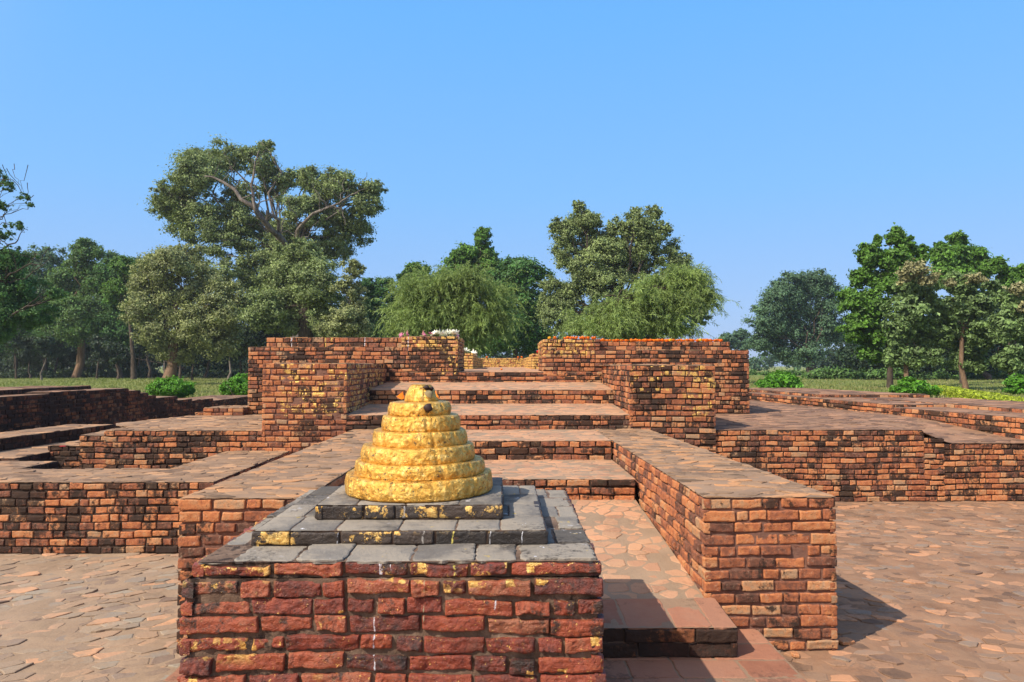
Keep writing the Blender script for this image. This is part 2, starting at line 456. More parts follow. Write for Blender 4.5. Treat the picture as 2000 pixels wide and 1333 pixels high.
def gold_material():
    nt = NT("gold_leaf")
    P = nt.pos()
    a = nt.noise(P, 30, 6, 0.75)
    c = nt.ramp(a, [(0.28, (0.26, 0.11, 0.02)), (0.42, (0.58, 0.29, 0.045)), (0.55, (0.80, 0.49, 0.11)), (0.7, (0.93, 0.68, 0.27))])
    wv = nt.n("ShaderNodeVectorMath", operation='SCALE'); wv.inputs['Scale'].default_value = 0.02
    nt.l(nt.noise(P, 45, 4, 0.7, out=1), wv.inputs[0])
    wa = nt.n("ShaderNodeVectorMath", operation='ADD'); nt.l(P, wa.inputs[0]); nt.l(wv.outputs[0], wa.inputs[1])
    sq = nt.n("ShaderNodeTexVoronoi", Scale=30.0); sq.distance = 'CHEBYCHEV'; nt.l(wa.outputs[0], sq.inputs['Vector'])
    pk = nt.n("ShaderNodeSeparateColor"); nt.l(sq.outputs['Color'], pk.inputs[0])
    c = nt.mix(nt.math('MULTIPLY', pk.outputs[0], 0.42), c, (0.62, 0.33, 0.045))
    c = nt.mix(nt.math('MULTIPLY', nt.step(nt.noise(P, 10, 4, 0.6), 0.55, 0.68), 0.5), c, (0.70, 0.34, 0.05))
    dk = nt.math('MULTIPLY', nt.step(nt.noise(P, 75, 5, 0.7), 0.565, 0.62), nt.step(nt.noise(P, 12, 3, 0.6), 0.43, 0.56))
    c = nt.mix(dk, c, (0.05, 0.03, 0.015))
    g = nt.n("ShaderNodeNewGeometry")
    vor = nt.n("ShaderNodeTexVoronoi", Scale=38.0); vor.feature = 'F1'
    warp = nt.n("ShaderNodeVectorMath", operation='ADD')
    sc = nt.n("ShaderNodeVectorMath", operation='SCALE'); sc.inputs['Scale'].default_value = 0.05
    nt.l(nt.noise(P, 20, 3, 0.6, out=1), sc.inputs[0]); nt.l(P, warp.inputs[0]); nt.l(sc.outputs[0], warp.inputs[1])
    nt.l(warp.outputs[0], vor.inputs['Vector'])
    h = nt.math('ADD', nt.math('MULTIPLY', vor.outputs['Distance'], 0.9), nt.noise(P, 90, 5, 0.75))
    h = nt.math('ADD', h, nt.math('MULTIPLY', nt.noise(P, 26, 4, 0.6), 1.5))
    h = nt.math('ADD', h, nt.math('MULTIPLY', pk.outputs[1], 0.35))
    rg = nt.ramp(nt.noise(P, 45, 4, 0.7), [(0.35, 0.22), (0.65, 0.52)])
    met = nt.math('SUBTRACT', 0.6, nt.math('MULTIPLY', dk, 0.6))
    nt.bsdf(c, rg, met, nt.bump(h, 0.006, 1.0), 0.5)
    return nt.m


M_GOLD = gold_material()


def plain(name, c, rough=0.7, var=0.15, spec=0.3, sc=20):
    nt = NT(name)
    P = nt.pos()
    a = tuple(x * (1 - var) for x in c); b = tuple(min(1, x * (1 + var)) for x in c)
    nt.bsdf(nt.ramp(nt.noise(P, sc, 4), [(0.35, a), (0.65, b)]), rough, 0, None, spec)
    return nt.m


def leaf_material(name, stops, transl=0.3, rough=0.55, spec=0.35):
    nt = NT(name)
    t = nt.tint()
    c = nt.ramp(t[0], stops)
    b = nt.n("ShaderNodeBsdfPrincipled", Roughness=rough)
    b.inputs['Specular IOR Level'].default_value = spec
    nt.l(c, b.inputs['Base Color'])
    tr = nt.n("ShaderNodeBsdfTranslucent")
    nt.l(nt.mix(0.5, c, (0.16, 0.22, 0.02), 'MIX'), tr.inputs['Color'])
    mx = nt.n("ShaderNodeMixShader"); mx.inputs[0].default_value = transl
    nt.l(b.outputs[0], mx.inputs[1]); nt.l(tr.outputs[0], mx.inputs[2])
    nt.l(mx.outputs[0], nt.out.inputs['Surface'])
    return nt.m


def greens(base, lo=0.45, hi=1.7, warm=0.0):
    r, g, b = base
    return [(0, (r * lo, g * lo, b * lo)), (0.5, base), (1.0, (min(1, r * (hi + warm)), g * hi, b * hi * 0.9))]


L_FICUS = leaf_material("fig_leaves", greens((0.22, 0.28, 0.11)))
L_OLIVE = leaf_material("olive_leaves", greens((0.28, 0.31, 0.135)))
L_DEEP = leaf_material("deep_green_leaves", greens((0.07, 0.17, 0.045)))
L_MID = leaf_material("mid_green_leaves", greens((0.095, 0.185, 0.045)))
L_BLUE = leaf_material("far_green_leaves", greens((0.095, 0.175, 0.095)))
L_BRIGHT = leaf_material("bright_leaves", greens((0.1, 0.215, 0.03)))
L_TEAK = leaf_material("teak_leaves", greens((0.15, 0.23, 0.08)))
L_FLOWER = leaf_material("dry_flower_heads", greens((0.25, 0.24, 0.12)), transl=0.1)
L_FEATHER = leaf_material("feathery_leaves", greens((0.21, 0.29, 0.08)), transl=0.35)
L_BUSH = leaf_material("bush_leaves", greens((0.1, 0.27, 0.02)), transl=0.3)
L_HEDGE = leaf_material("hedge_leaves", greens((0.33, 0.4, 0.03)), transl=0.3)
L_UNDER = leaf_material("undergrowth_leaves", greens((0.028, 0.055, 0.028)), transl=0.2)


def bark_material(name, c1, c2):
    nt = NT(name)
    P = nt.pos((1, 1, 0.35))
    c = nt.ramp(nt.noise(P, 5, 6, 0.7), [(0.35, c1), (0.65, c2)])
    nt.bsdf(c, 0.9, 0, nt.bump(nt.noise(P, 14, 6, 0.7), 0.05, 0.8), 0.15)
    return nt.m


B_DARK = bark_material("dark_bark", (0.04, 0.03, 0.024), (0.11, 0.085, 0.065))
B_PALE = bark_material("pale_bark", (0.085, 0.07, 0.06), (0.25, 0.21, 0.18))
B_RED = bark_material("reddish_bark", (0.11, 0.07, 0.045), (0.24, 0.155, 0.10))


# ------------------------------------------------------------------ masonry builders
def brick_template(nu, nv):
    """grid of a brick front: outer ring sits back in the wall, next ring is the worn edge"""
    iu = np.arange(nu); iv = np.arange(nv)
    q = []
    for a in range(nu - 1):
        for b in range(nv - 1):
            q.append((a * nv + b, (a + 1) * nv + b, (a + 1) * nv + b + 1, a * nv + b + 1))
    return np.array(q)


LOD = {'hi': (36, 18), 'mid': (15, 12), 'low': (10, 10), 'min': (10, 10)}


def brick_face(acc, p0, p1, z0, z1, course=0.065, lod='mid', blen=(0.075, 0.165), joint=0.0125, proud=0.014, rough=1.0, seed=0,
               wall_seed=0, top_even=True, tint_shift=0.0, recess_p=0.08, mat=0, ends=(1, 1)):
    p0 = np.array(p0, float); p1 = np.array(p1, float)
    L = np.linalg.norm(p1 - p0)
    t = (p1 - p0) / L
    nrm = np.array([t[1], -t[0], 0.0])
    t3 = np.array([t[0], t[1], 0.0]); up = np.array([0, 0, 1.0])
    nrow = max(1, int(round((z1 - z0) / course)))
    ch = (z1 - z0) / nrow
    rng = np.random.default_rng(seed * 7919 + 13)
    S = []; Z = []; LL = []; HH = []; PR = []; T = []
    for r in range(nrow):
        s = -proud if ends[0] else 0.0
        end = L + (proud if ends[1] else 0.0)
        first = True
        while s < end - 0.02:
            w = rng.uniform(blen[0] * 0.8, blen[0] * 1.35) if rng.random() < 0.42 else rng.uniform(blen[1] * 0.7, blen[1] * 1.12)
            if end - (s + w) < blen[0] * 0.7:
                w = end - s
            zc = z0 + (r + 0.5) * ch
            a = 0 if first and ends[0] else joint * rng.uniform(0.15, 0.75)
            b = 0 if abs(s + w - end) < 1e-6 and ends[1] else joint * rng.uniform(0.15, 0.75)
            S.append(s + (w + a - b) / 2); LL.append(max(0.03, w - a - b)); Z.append(zc + rng.normal(0, 0.0018) * rough)
            jh = joint * (rng.uniform(0.75, 1.55) + (0.6 if rng.random() < 0.15 else 0))
            HH.append(ch - jh)
            atend = first or abs(s + w - end) < 1e-6
            d = proud + rng.normal(0, 0.0025) * rough
            if not atend and rng.random() < recess_p:
                d -= rng.uniform(0.004, 0.009)
            PR.append(d)
            T.append((np.clip(rng.beta(1.7, 1.7) + tint_shift, 0, 1), rng.random(), rng.random()))
            first = False
            s += w
    nb = len(S)
    S = np.array(S); Z = np.array(Z); LL = np.array(LL); HH = np.array(HH); PR = np.array(PR); T = np.array(T)
    nu, nv = LOD[lod]
    be = min(0.0045, ch * 0.085)

    def axis(n, size):
        inner = np.linspace(-1, 1, n - 8)
        a = np.zeros((nb, n))
        h = size[:, None] / 2
        a[:, 0:1] = -h; a[:, 1:2] = -h; a[:, -1:] = h; a[:, -2:-1] = h
        a[:, 2:3] = -h + be * 0.35; a[:, -3:-2] = h - be * 0.35
        a[:, 3:4] = -h + be; a[:, -4:-3] = h - be
        a[:, 4:-4] = inner[None] * (h - be * 2.4)
        d = np.zeros(n); d[0] = d[-1] = 9; d[1] = d[-2] = 1; d[2] = d[-3] = 0.4
        return a, d
    U, du = axis(nu, LL); W, dv = axis(nv, HH)
    D = np.maximum(du[:, None], dv[None, :])
    depth = np.where(D > 5, -(proud + 0.022), np.where(D > 0.9, -be, np.where(D > 0.3, -be * 0.3, 0.0)))
    corner = (du[:, None] > 0.3) & (dv[None, :] > 0.3) & (D < 5)
    depth = np.where(corner, depth - be * 0.6, depth)
    s_ = S[:, None, None] + U[:, :, None] + 0 * W[:, None, :]
    z_ = Z[:, None, None] + W[:, None, :] + 0 * U[:, :, None]
    n_ = PR[:, None, None] + depth[None]
    # individual tilt of each brick face
    n_ = n_ + np.where(D[None] > 5, 0, (rng.normal(0, 0.02, nb) * rough)[:, None, None] * U[:, :, None] * 0.6 + (rng.normal(0, 0.04, nb) * rough)[:, None, None] * W[:, None, :])
    base = np.array([p0[0], p0[1], 0.0])
    V = base + s_[..., None] * t3 + z_[..., None] * up + n_[..., None] * nrm
    V = V.reshape(-1, 3)
    bid = np.repeat(np.arange(nb), nu * nv)
    off = np.stack([np.zeros(len(V)), np.zeros(len(V)), bid * 0.37], 1)
    front = np.tile((D < 5).ravel(), nb)
    k1 = vn(V * 16 + wall_seed, 3); k1b = vn(V * 16 + 50 + off, 5); k1c = vn(V * 13 + 90 + off, 6)
    k2 = vn(V * 42 + off, 8)
    k3 = vn(V * 95 + off, 9) if lod in ('hi', 'mid') else 0
    amp = rough
    edge = np.tile(((D > 0.3) & (D < 5)).ravel(), nb)
    dn = (0.0024 * k1 + 0.0022 * k2 + 0.0018 * k3) * amp
    chip = np.clip(k1b + 0.5 * k2 - 0.25, 0, 1) * 0.014 * amp
    dn = dn - np.where(edge, chip, chip * 0.25)
    V = V + np.where(front, dn, 0)[:, None] * nrm
    V = V + (0.0040 * k1c * amp + 0.0028 * k2 * amp)[:, None] * up * np.where(edge | ~front, 1, 0.4)[:, None]
    V = V + (0.004 * k1b * amp)[:, None] * t3 * 0.8
    wav = 0.006 * np.sin(s_.ravel() * 3.1 + wall_seed) * rough * 0.6
    V[:, 2] += wav * np.clip((z1 - V[:, 2]) / 0.15, 0, 1)
    q = brick_template(nu, nv)
    Q = (q[None] + (np.arange(nb) * nu * nv)[:, None, None]).reshape(-1, 4)
    acc.add(V, Q, tint=np.repeat(T, nu * nv, 0), mat=mat)
    # mortar bed: a lumpy sheet behind the brick fronts
    cs = {'hi': 0.012, 'mid': 0.03, 'low': 0.08, 'min': 0.2}[lod]
    ns = max(2, int(L / cs)); nz = max(2, int((z1 - z0) / cs))
    ss = np.linspace(0, L, ns + 1); zz = np.linspace(z0, z1, nz + 1)
    SS, ZZ = np.meshgrid(ss, zz, indexing='ij')
    MV = base + SS[..., None] * t3 + ZZ[..., None] * up
    MV = MV.reshape(-1, 3)
    lump = vn(MV * 22, 31) * 0.0035 + vn(MV * 60, 32) * 0.002
    MV = MV + (lump * rough + 0.001)[:, None] * nrm
    acc.add(MV, brick_template(ns + 1, nz + 1), tint=(0.5, 0.5, 0.5), mat=mat + 1)


def block(acc, corners, z0, z1, faces='F', **kw):
    """masonry prism; corners counter-clockwise from above starting front-left; faces: which edges carry bricks
    (F front, R right, B back, L left)"""
    n = len(corners)
    keys = 'FRBL'
    seed = kw.pop('seed', 0)
    for i in range(n):
        if keys[i] in faces:
            brick_face(acc, corners[i], corners[(i + 1) % n], z0, z1, seed=seed + i, wall_seed=seed, **kw)
    # solid core slightly inside the mortar
    cx = sum(c[0] for c in corners) / n; cy = sum(c[1] for c in corners) / n
    V = []
    for z in (z0, z1 - 0.02):
        for (x, y) in corners:
            dx, dy = x - cx, y - cy
            d = math.hypot(dx, dy)
            V.append((x - dx / d * 0.03, y - dy / d * 0.03, z))
    Q = [(i, (i + 1) % n, (i + 1) % n + n, i + n) for i in range(n)] + [(4, 5, 6, 7), (3, 2, 1, 0)]
    acc.add(V, Q, mat=kw.get('mat', 0) + 1)


def clip_poly(poly, nx, ny, d):
    """keep the side nx*x+ny*y <= d"""
    out = []
    m = len(poly)
    for i in range(m):
        a = poly[i]; b = poly[(i + 1) % m]
        da = nx * a[0] + ny * a[1] - d; db = nx * b[0] + ny * b[1] - d
        if da <= 0:
            out.append(a)
        if (da < 0 < db) or (db < 0 < da):
            t = da / (da - db)
            out.append((a[0] + t * (b[0] - a[0]), a[1] + t * (b[1] - a[1])))
    return out


def prism(acc, ring, mx, my, zf, rng, gap, tilt, hvar, thick, rag, mat, ch=0.0025):
    """one flat stone with worn edge over the given outline"""
    outer = []; inner = []
    g = gap * rng.uniform(0.4, 1.6)
    tx, ty = rng.normal(0, tilt), rng.normal(0, tilt)
    dz = rng.normal(0, hvar)
    for (x, y) in ring:
        dx, dy = mx - x, my - y
        d = math.hypot(dx, dy) + 1e-6
        k = min(0.4, (g + rng.uniform(-rag, rag)) / d)
        x1, y1 = x + dx * k, y + dy * k
        k2 = min(0.4, 0.006 / d)
        outer.append((x1, y1)); inner.append((x1 + dx * k2, y1 + dy * k2))
    m = len(ring)
    top = [(x, y, zf(x, y) + dz + tx * (x - mx) + ty * (y - my)) for x, y in inner]
    mid = [(x, y, zf(x, y) + dz + tx * (x - mx) + ty * (y - my) - ch) for x, y in outer]
    bot = [(x, y, zf(x, y) - thick) for x, y in outer]
    Q = [(m + k, m + (k + 1) % m, (k + 1) % m, k) for k in range(m)] + [(2 * m + k, 2 * m + (k + 1) % m, m + (k + 1) % m, m + k) for k in range(m)]
    acc.add(top + mid + bot, Q, [list(range(m))], tint=(rng.random(), rng.random(), rng.random()), mat=mat)


def slabs(acc, x0, x1, y0, y1, rows, lens, zf, gap=0.004, hvar=0.002, tilt=0.01, thick=0.02, rag=0.002, seed=0, mat=0, along='x', bed=0.004):
    """rectangular bricks or tiles laid flat in rows"""
    rng = np.random.default_rng(seed + 900)
    if along == 'y':
        A0, A1, B0, B1 = y0, y1, x0, x1
    else:
        A0, A1, B0, B1 = x0, x1, y0, y1
    for r in range(rows):
        b0 = B0 + (B1 - B0) * r / rows; b1 = B0 + (B1 - B0) * (r + 1) / rows
        s = A0
        while s < A1 - 0.01:
            w = rng.uniform(*lens)
            if s == A0: w *= rng.uniform(0.5, 1.0)
            if A1 - s - w < lens[0] * 0.5: w = A1 - s
            c = [(s, b0), (s + w, b0), (s + w, b1), (s, b1)]
            if along == 'y': c = [(q, p) for p, q in c][::-1]
            ring = []
            for k in range(4):
                a = c[k]; b = c[(k + 1) % 4]
                el = math.hypot(b[0] - a[0], b[1] - a[1]); ns = max(2, int(el / 0.022))
                for t in range(ns):
                    u = (t + 0.0) / ns if t else 0.03
                    ring.append((a[0] + (b[0] - a[0]) * u, a[1] + (b[1] - a[1]) * u))
            mx = sum(p[0] for p in ring) / len(ring); my = sum(p[1] for p in ring) / len(ring)
            prism(acc, ring, mx, my, zf, rng, gap, tilt, hvar, thick, rag, mat)
            s += w
    if bed:
        n = max(2, int((x1 - x0) / 0.03)); m = max(2, int((y1 - y0) / 0.03))
        X, Y = np.meshgrid(np.linspace(x0, x1, n + 1), np.linspace(y0, y1, m + 1), indexing='ij')
        Z = np.array([zf(x, y) for x, y in zip(X.ravel(), Y.ravel())]) - bed
        V = np.stack([X.ravel(), Y.ravel(), Z], 1)
        V[:, 2] += 0.001 * vn(V * 30, 3)
        acc.add(V, brick_template(n + 1, m + 1), mat=mat + 1)


def pave(acc, region, zf, cell=0.12, aspect=1.0, angle=0.0, jitter=0.42, gap=0.006, hvar=0.004, tilt=0.03, thick=0.012, lod=1, seed=0,
         bed=True, bed_drop=0.004, seeds_regular=False, mat=0, border=None, border_w=0.0, bedn=0.004, tint_fn=None, rag=0.004):
    """irregular flat shards fitted together over a convex region (counter-clockwise); zf(x, y) is the surface height"""
    rng = np.random.default_rng(seed + 101)
    ca, sa = math.cos(angle), math.sin(angle)

    def fw(x, y): return ((ca * x + sa * y) / (cell * aspect), (-sa * x + ca * y) / cell)
    def bw(u, v):
        u *= cell * aspect; v *= cell
        return (ca * u - sa * v, sa * u + ca * v)
    reg = [fw(*p) for p in region]
    # make sure the winding in the working space is counter-clockwise
    area = sum(reg[i][0] * reg[(i + 1) % len(reg)][1] - reg[(i + 1) % len(reg)][0] * reg[i][1] for i in range(len(reg)))
    if area < 0: reg = reg[::-1]
    u0 = int(min(p[0] for p in reg)) - 2; u1 = int(max(p[0] for p in reg)) + 3
    v0 = int(min(p[1] for p in reg)) - 2; v1 = int(max(p[1] for p in reg)) + 3
    pts = {}
    for i in range(u0 - 2, u1 + 3):
        for j in range(v0 - 2, v1 + 3):
            o = 0.5 if (j % 2) else 0.0
            pts[(i, j)] = (i + o + rng.uniform(-jitter, jitter), j + rng.uniform(-jitter, jitter))
    redges = []
    for i in range(len(reg)):
        a = reg[i]; b = reg[(i + 1) % len(reg)]
        ex, ey = b[0] - a[0], b[1] - a[1]
        l = math.hypot(ex, ey)
        nx, ny = ey / l, -ex / l
        redges.append((nx, ny, nx * a[0] + ny * a[1]))
    nbr = [(a, b) for a in range(-2, 3) for b in range(-2, 3) if (a, b) != (0, 0)]
    nbr.sort(key=lambda k: k[0] ** 2 + k[1] ** 2)
    for i in range(u0, u1):
        for j in range(v0, v1):
            cx, cy = pts[(i, j)]
            # quick reject far outside
            if any(nx * cx + ny * cy - d > 1.6 for nx, ny, d in redges):
                continue
            poly = [(cx - 1.3, cy - 1.3), (cx + 1.3, cy - 1.3), (cx + 1.3, cy + 1.3), (cx - 1.3, cy + 1.3)]
            for (a, b) in nbr:
                q = pts[(i + a, j + b)]
                nx, ny = q[0] - cx, q[1] - cy
                l = math.hypot(nx, ny)
                if l < 1e-4: continue
                if l > 2.7: continue
                nx /= l; ny /= l
                poly = clip_poly(poly, nx, ny, nx * (cx + q[0]) / 2 + ny * (cy + q[1]) / 2)
                if len(poly) < 3: break
            if len(poly) < 3: continue
            for nx, ny, d in redges:
                poly = clip_poly(poly, nx, ny, d)
                if len(poly) < 3: break
            if len(poly) < 3: continue
            w = [bw(*p) for p in poly]
            A = 0.5 * sum(w[k][0] * w[(k + 1) % len(w)][1] - w[(k + 1) % len(w)][0] * w[k][1] for k in range(len(w)))
            if A < 0: w = w[::-1]
            if abs(A) < cell * cell * 0.06: continue
            mx = sum(p[0] for p in w) / len(w); my = sum(p[1] for p in w) / len(w)
            ring = []
            for k in range(len(w)):
                a = w[k]; b = w[(k + 1) % len(w)]
                el = math.hypot(b[0] - a[0], b[1] - a[1])
                ns = max(1, min(4, int(el / (0.035 / lod)))) if lod else 1
                for s in range(ns):
                    t = s / ns
                    if s == 0 and lod and ns > 1:
                        # cut the corner a little
                        t = 0.12
                    x = a[0] + t * (b[0] - a[0]); y = a[1] + t * (b[1] - a[1])
                    ring.append((x, y))
            prism(acc, ring, mx, my, zf, rng, gap, tilt, hvar, thick, rag if lod else 0, mat)
    if bed:
        xs = [p[0] for p in region]; ys = [p[1] for p in region]
        cs = max(0.035, cell * 0.4)
        nx_ = max(2, int((max(xs) - min(xs)) / cs)); ny_ = max(2, int((max(ys) - min(ys)) / cs))
        nx_ = min(nx_, 220); ny_ = min(ny_, 220)
        # bilinear patch for four-cornered regions, fan otherwise
        if len(region) == 4:
            a, b, c, d = [np.array(p) for p in region]
            uu, vv = np.meshgrid(np.linspace(0, 1, nx_ + 1), np.linspace(0, 1, ny_ + 1), indexing='ij')
            uu = uu[..., None]; vv = vv[..., None]
            XY = (a * (1 - uu) + b * uu) * (1 - vv) + (d * (1 - uu) + c * uu) * vv
            XY = XY.reshape(-1, 2)
            Zs = np.array([zf(x, y) for x, y in XY]) - bed_drop
            V = np.concatenate([XY, Zs[:, None]], 1)
            V[:, 2] += bedn * vn(V * 9 + 3, 77) + bedn * 0.6 * vn(V * 31, 78)
            acc.add(V, brick_template(nx_ + 1, ny_ + 1), tint=np.stack([0.5 + 0.5 * vn(V * 7, 5), 0.5 + 0 * V[:, 0], 0.5 + 0 * V[:, 0]], 1), mat=mat + 1)
        else:
            V = [(x, y, zf(x, y) - bed_drop) for x, y in region]
            acc.add(V, None, [list(range(len(region)))], mat=mat + 1)


def flat(z):
    return lambda x, y: z


def wall(name, label, cat, blocks, tops, mats, top_mats, loc, group=None, top_name='top_paving'):
    """a masonry thing: brickwork child and paved top child"""
    root = thing(name, label, cat, loc, group)
    a = Acc()
    for (corners, z0, z1, faces, kw) in blocks:
        block(a, corners, z0, z1 + 0.010, faces, **kw)
    a.build('brickwork', mats, root)
    if tops:
        b = Acc()
        for (region, zf, kw) in tops:
            kw = dict(kw); kw['thick'] = 0.006; kw.setdefault('rag', 0.006)
            pave(b, region, zf, **kw)
        b.build(top_name, top_mats, root, smooth=False)
    return root


def rect(x0, x1, y0, y1):
    return [(x0, y0), (x1, y0), (x1, y1), (x0, y1)]


# ------------------------------------------------------------------ ground
def build_ground():
    a = Acc()
    n = 60
    xs = np.concatenate([-np.geomspace(600, 12, 14), np.linspace(-11, 11, 30), np.geomspace(12, 600, 14)])
    ys = np.concatenate([[-400, -100, -30], np.linspace(-6, 16, 30), np.geomspace(18, 900, 16)])
    X, Y = np.meshgrid(xs, ys, indexing='ij')
    V = np.stack([X, Y, np.full_like(X, -0.03)], -1).reshape(-1, 3)
    a.add(V, brick_template(len(xs), len(ys)))
    o = a.build('ground', M_JOINT_R); tag(o, kind='structure')
    nt = NT("lawn_grass")
    P = nt.pos()
    c = nt.ramp(nt.noise(nt.pos((1, 0.35, 1)), 0.22, 6, 0.7), [(0.3, (0.15, 0.19, 0.045)), (0.5, (0.21, 0.24, 0.07)), (0.7, (0.30, 0.27, 0.12))])
    c = nt.mix(0.45, c, nt.ramp(nt.noise(P, 3.5, 6, 0.75), [(0.35, (0.10, 0.14, 0.03)), (0.65, (0.27, 0.28, 0.11))]))
    nt.bsdf(c, 1.0, 0, nt.bump(nt.noise(P, 6, 6, 0.8), 0.2, 0.8), 0.05)
    global M_LAWN
    M_LAWN = nt.m
    a = Acc()

    def sheet(x0, x1, y0, y1, nx, ny):
        xs = np.linspace(x0, x1, nx); ys = np.geomspace(y0, y1, ny) if y0 > 0 else np.linspace(y0, y1, ny)
        X, Y = np.meshgrid(xs, ys, indexing='ij')
        Z = np.full_like(X, 0.3)
        V = np.stack([X, Y, Z], -1).reshape(-1, 3)
        V[:, 2] += 0.06 * vn(V * 0.12, 4)
        a.add(V, brick_template(nx, ny))
        return V
    sheet(-400, 400, 18.5, 900, 120, 60)
    sheet(-60, -9.0, -5, 18.5, 20, 12)
    sheet(9.5, 60, -5, 18.5, 20, 12)
    # earth banks down to the excavated ground
    a.add([(-9.0, 18.5, 0.3), (9.5, 18.5, 0.3), (9.5, 18.2, -0.05), (-9.0, 18.2, -0.05)], [(3, 2, 1, 0)])
    a.add([(-9.0, -5, 0.3), (-9.0, 18.5, 0.3), (-8.7, 18.2, -0.05), (-8.7, -5, -0.05)], [(0, 1, 2, 3)])
    a.add([(9.5, -5, 0.3), (9.5, 18.5, 0.3), (9.2, 18.2, -0.05), (9.2, -5, -0.05)], [(3, 2, 1, 0)])
    o = a.build('lawn', M_LAWN); tag(o, kind='structure')
    # crazy paving left and right of the stair
    a = Acc()
    pave(a, rect(-5.3, -1.0, 2.2, 5.93), flat(0.0), cell=0.085, aspect=1.7, angle=R(26), hvar=0.0035, tilt=0.032, gap=0.005, lod=1, seed=1, bed_drop=0.0015, bedn=0.005)
    o = a.build('left_paving', [M_GL, M_JOINT_G], smooth=False); tag(o, kind='structure')
    a = Acc()
    pave(a, rect(1.3, 7.6, 2.2, 8.05), flat(0.0), cell=0.085, aspect=1.5, angle=R(-12), hvar=0.0035, tilt=0.028, gap=0.006, lod=1, seed=2, bed_drop=0.001, bedn=0.005)
    o = a.build('right_paving', [M_GR, M_JOINT_R], smooth=False); tag(o, kind='structure')


build_ground()

K = dict
# ------------------------------------------------------------------ plinth with stepped top
def build_plinth():
    root = thing('brick_plinth', 'dark red brick plinth in the foreground with a blackened stepped top under the gold stupa', 'plinth', (-0.38, 3.04, 0.12))
    a = Acc()
    x0, x1, y0, y1 = -1.085, 0.322, 2.385, 3.72
    block(a, rect(x0, x1, y0, y1), 0.10, 0.868, 'FRL', course=0.064, lod='hi', blen=(0.10, 0.24), joint=0.0125, proud=0.017, seed=44, rough=1.75, recess_p=0.08)
    block(a, rect(x0 + 0.035, x1 - 0.004, y0 + 0.01, y1), 0.868, 0.923, 'FRL', course=0.055, lod='hi', blen=(0.15, 0.25), joint=0.014, proud=0.016, seed=59, rough=1.9, recess_p=0)
    a.build('brickwork', [M_PLINTH, M_MORT_TAN], root)
    b = Acc()
    slabs(b, x0 + 0.03, x1 + 0.006, 2.385, 3.735, 6, (0.13, 0.27), flat(0.926), gap=0.008, hvar=0.0028, tilt=0.018, thick=0.010, rag=0.006, seed=61, bed=0.003)
    b.build('coping', [M_GREY, M_MORT_TAN], root, smooth=False)
    for k, (xa, xb, ya, yb, za, zb, s) in enumerate([(-0.935, 0.155, 2.59, 3.53, 0.925, 0.983, 71), (-0.748, -0.012, 2.755, 3.41, 0.983, 1.045, 75)]):
        c = Acc()
        block(c, rect(xa, xb, ya, yb), za, zb - 0.002, 'FRL', course=zb - za, lod='hi', blen=(0.15, 0.22), joint=0.006, proud=0.006, seed=s, rough=0.9, recess_p=0)
        slabs(c, xa - 0.003, xb + 0.003, ya - 0.003, yb + 0.003, 4 - k, (0.15, 0.24), flat(zb), gap=0.003, hvar=0.0008, tilt=0.005, thick=0.008, rag=0.002, seed=s, mat=2, bed=0.003)
        c.build('tier', [M_TIER, M_MORT_DARK, M_GREY, M_MORT_TAN], root)
    return root


build_plinth()


def lathe_disc(cx, cy, r, z0, z1, seed, rt=None, n=240, lump=1.0):
    """rounded slab with worn lumpy rim; rt is the radius at the top"""
    rt = rt or r
    h = z1 - z0
    prof = [(r - 0.016, z0 - 0.004), (r - 0.011, z0 + h * 0.025)]
    m = 12
    for i in range(m + 1):
        t = i / m
        bul = 0.004 * math.sin(math.pi * t)
        prof.append((r + (rt - r) * t - 0.004 - 0.006 * t + bul, z0 + h * (0.06 + 0.84 * t)))
    prof += [(rt - 0.0125, z1 - h * 0.05), (rt - 0.016, z1 - h * 0.012), (rt - 0.022, z1 + 0.000), (rt * 0.75, z1 + 0.002), (rt * 0.4, z1 + 0.003), (0.001, z1 + 0.003)]
    P = len(prof)
    th = np.linspace(0, 2 * math.pi, n, endpoint=False)
    V = np.zeros((n, P, 3))
    rng = random.Random(seed)
    joints = []
    a = rng.uniform(0, 1)
    while a < 6.28:
        joints.append(a); a += rng.uniform(0.45, 0.8)
    for i, (pr, pz) in enumerate(prof):
        V[:, i, 0] = cx + np.cos(th) * pr; V[:, i, 1] = cy + np.sin(th) * pr; V[:, i, 2] = pz
    F = V.reshape(-1, 3)
    d = (0.0050 * vn(F * 9 + seed, 1) + 0.0024 * vn(F * 34, 2) + 0.0014 * vn(F * 90, 3) + 0.0008 * vn(F * 170, 4)) * lump
    rad = F[:, :2] - np.array([cx, cy]); rl = np.linalg.norm(rad, axis=1) + 1e-6
    ang = np.arctan2(rad[:, 1], rad[:, 0]) % (2 * math.pi)
    for j in joints:
        dd = np.abs((ang - j + math.pi) % (2 * math.pi) - math.pi) * r
        d -= 0.005 * np.exp(-(dd / 0.008) ** 2)
    w = np.clip(rl / r * 1.6 - 0.5, 0, 1)
    F[:, 0] += rad[:, 0] / rl * d * w; F[:, 1] += rad[:, 1] / rl * d * w
    F[:, 2] += (0.0035 * vn(F * 9 + 70, 8) + 0.0015 * vn(F * 40, 4)) * lump * np.clip((F[:, 2] - z0) / h, 0.2, 1)
    Q = []
    for i in range(n):
        for j in range(P - 1):
            k = (i + 1) % n
            Q.append((i * P + j, k * P + j, k * P + j + 1, i * P + j + 1))
    return F, Q


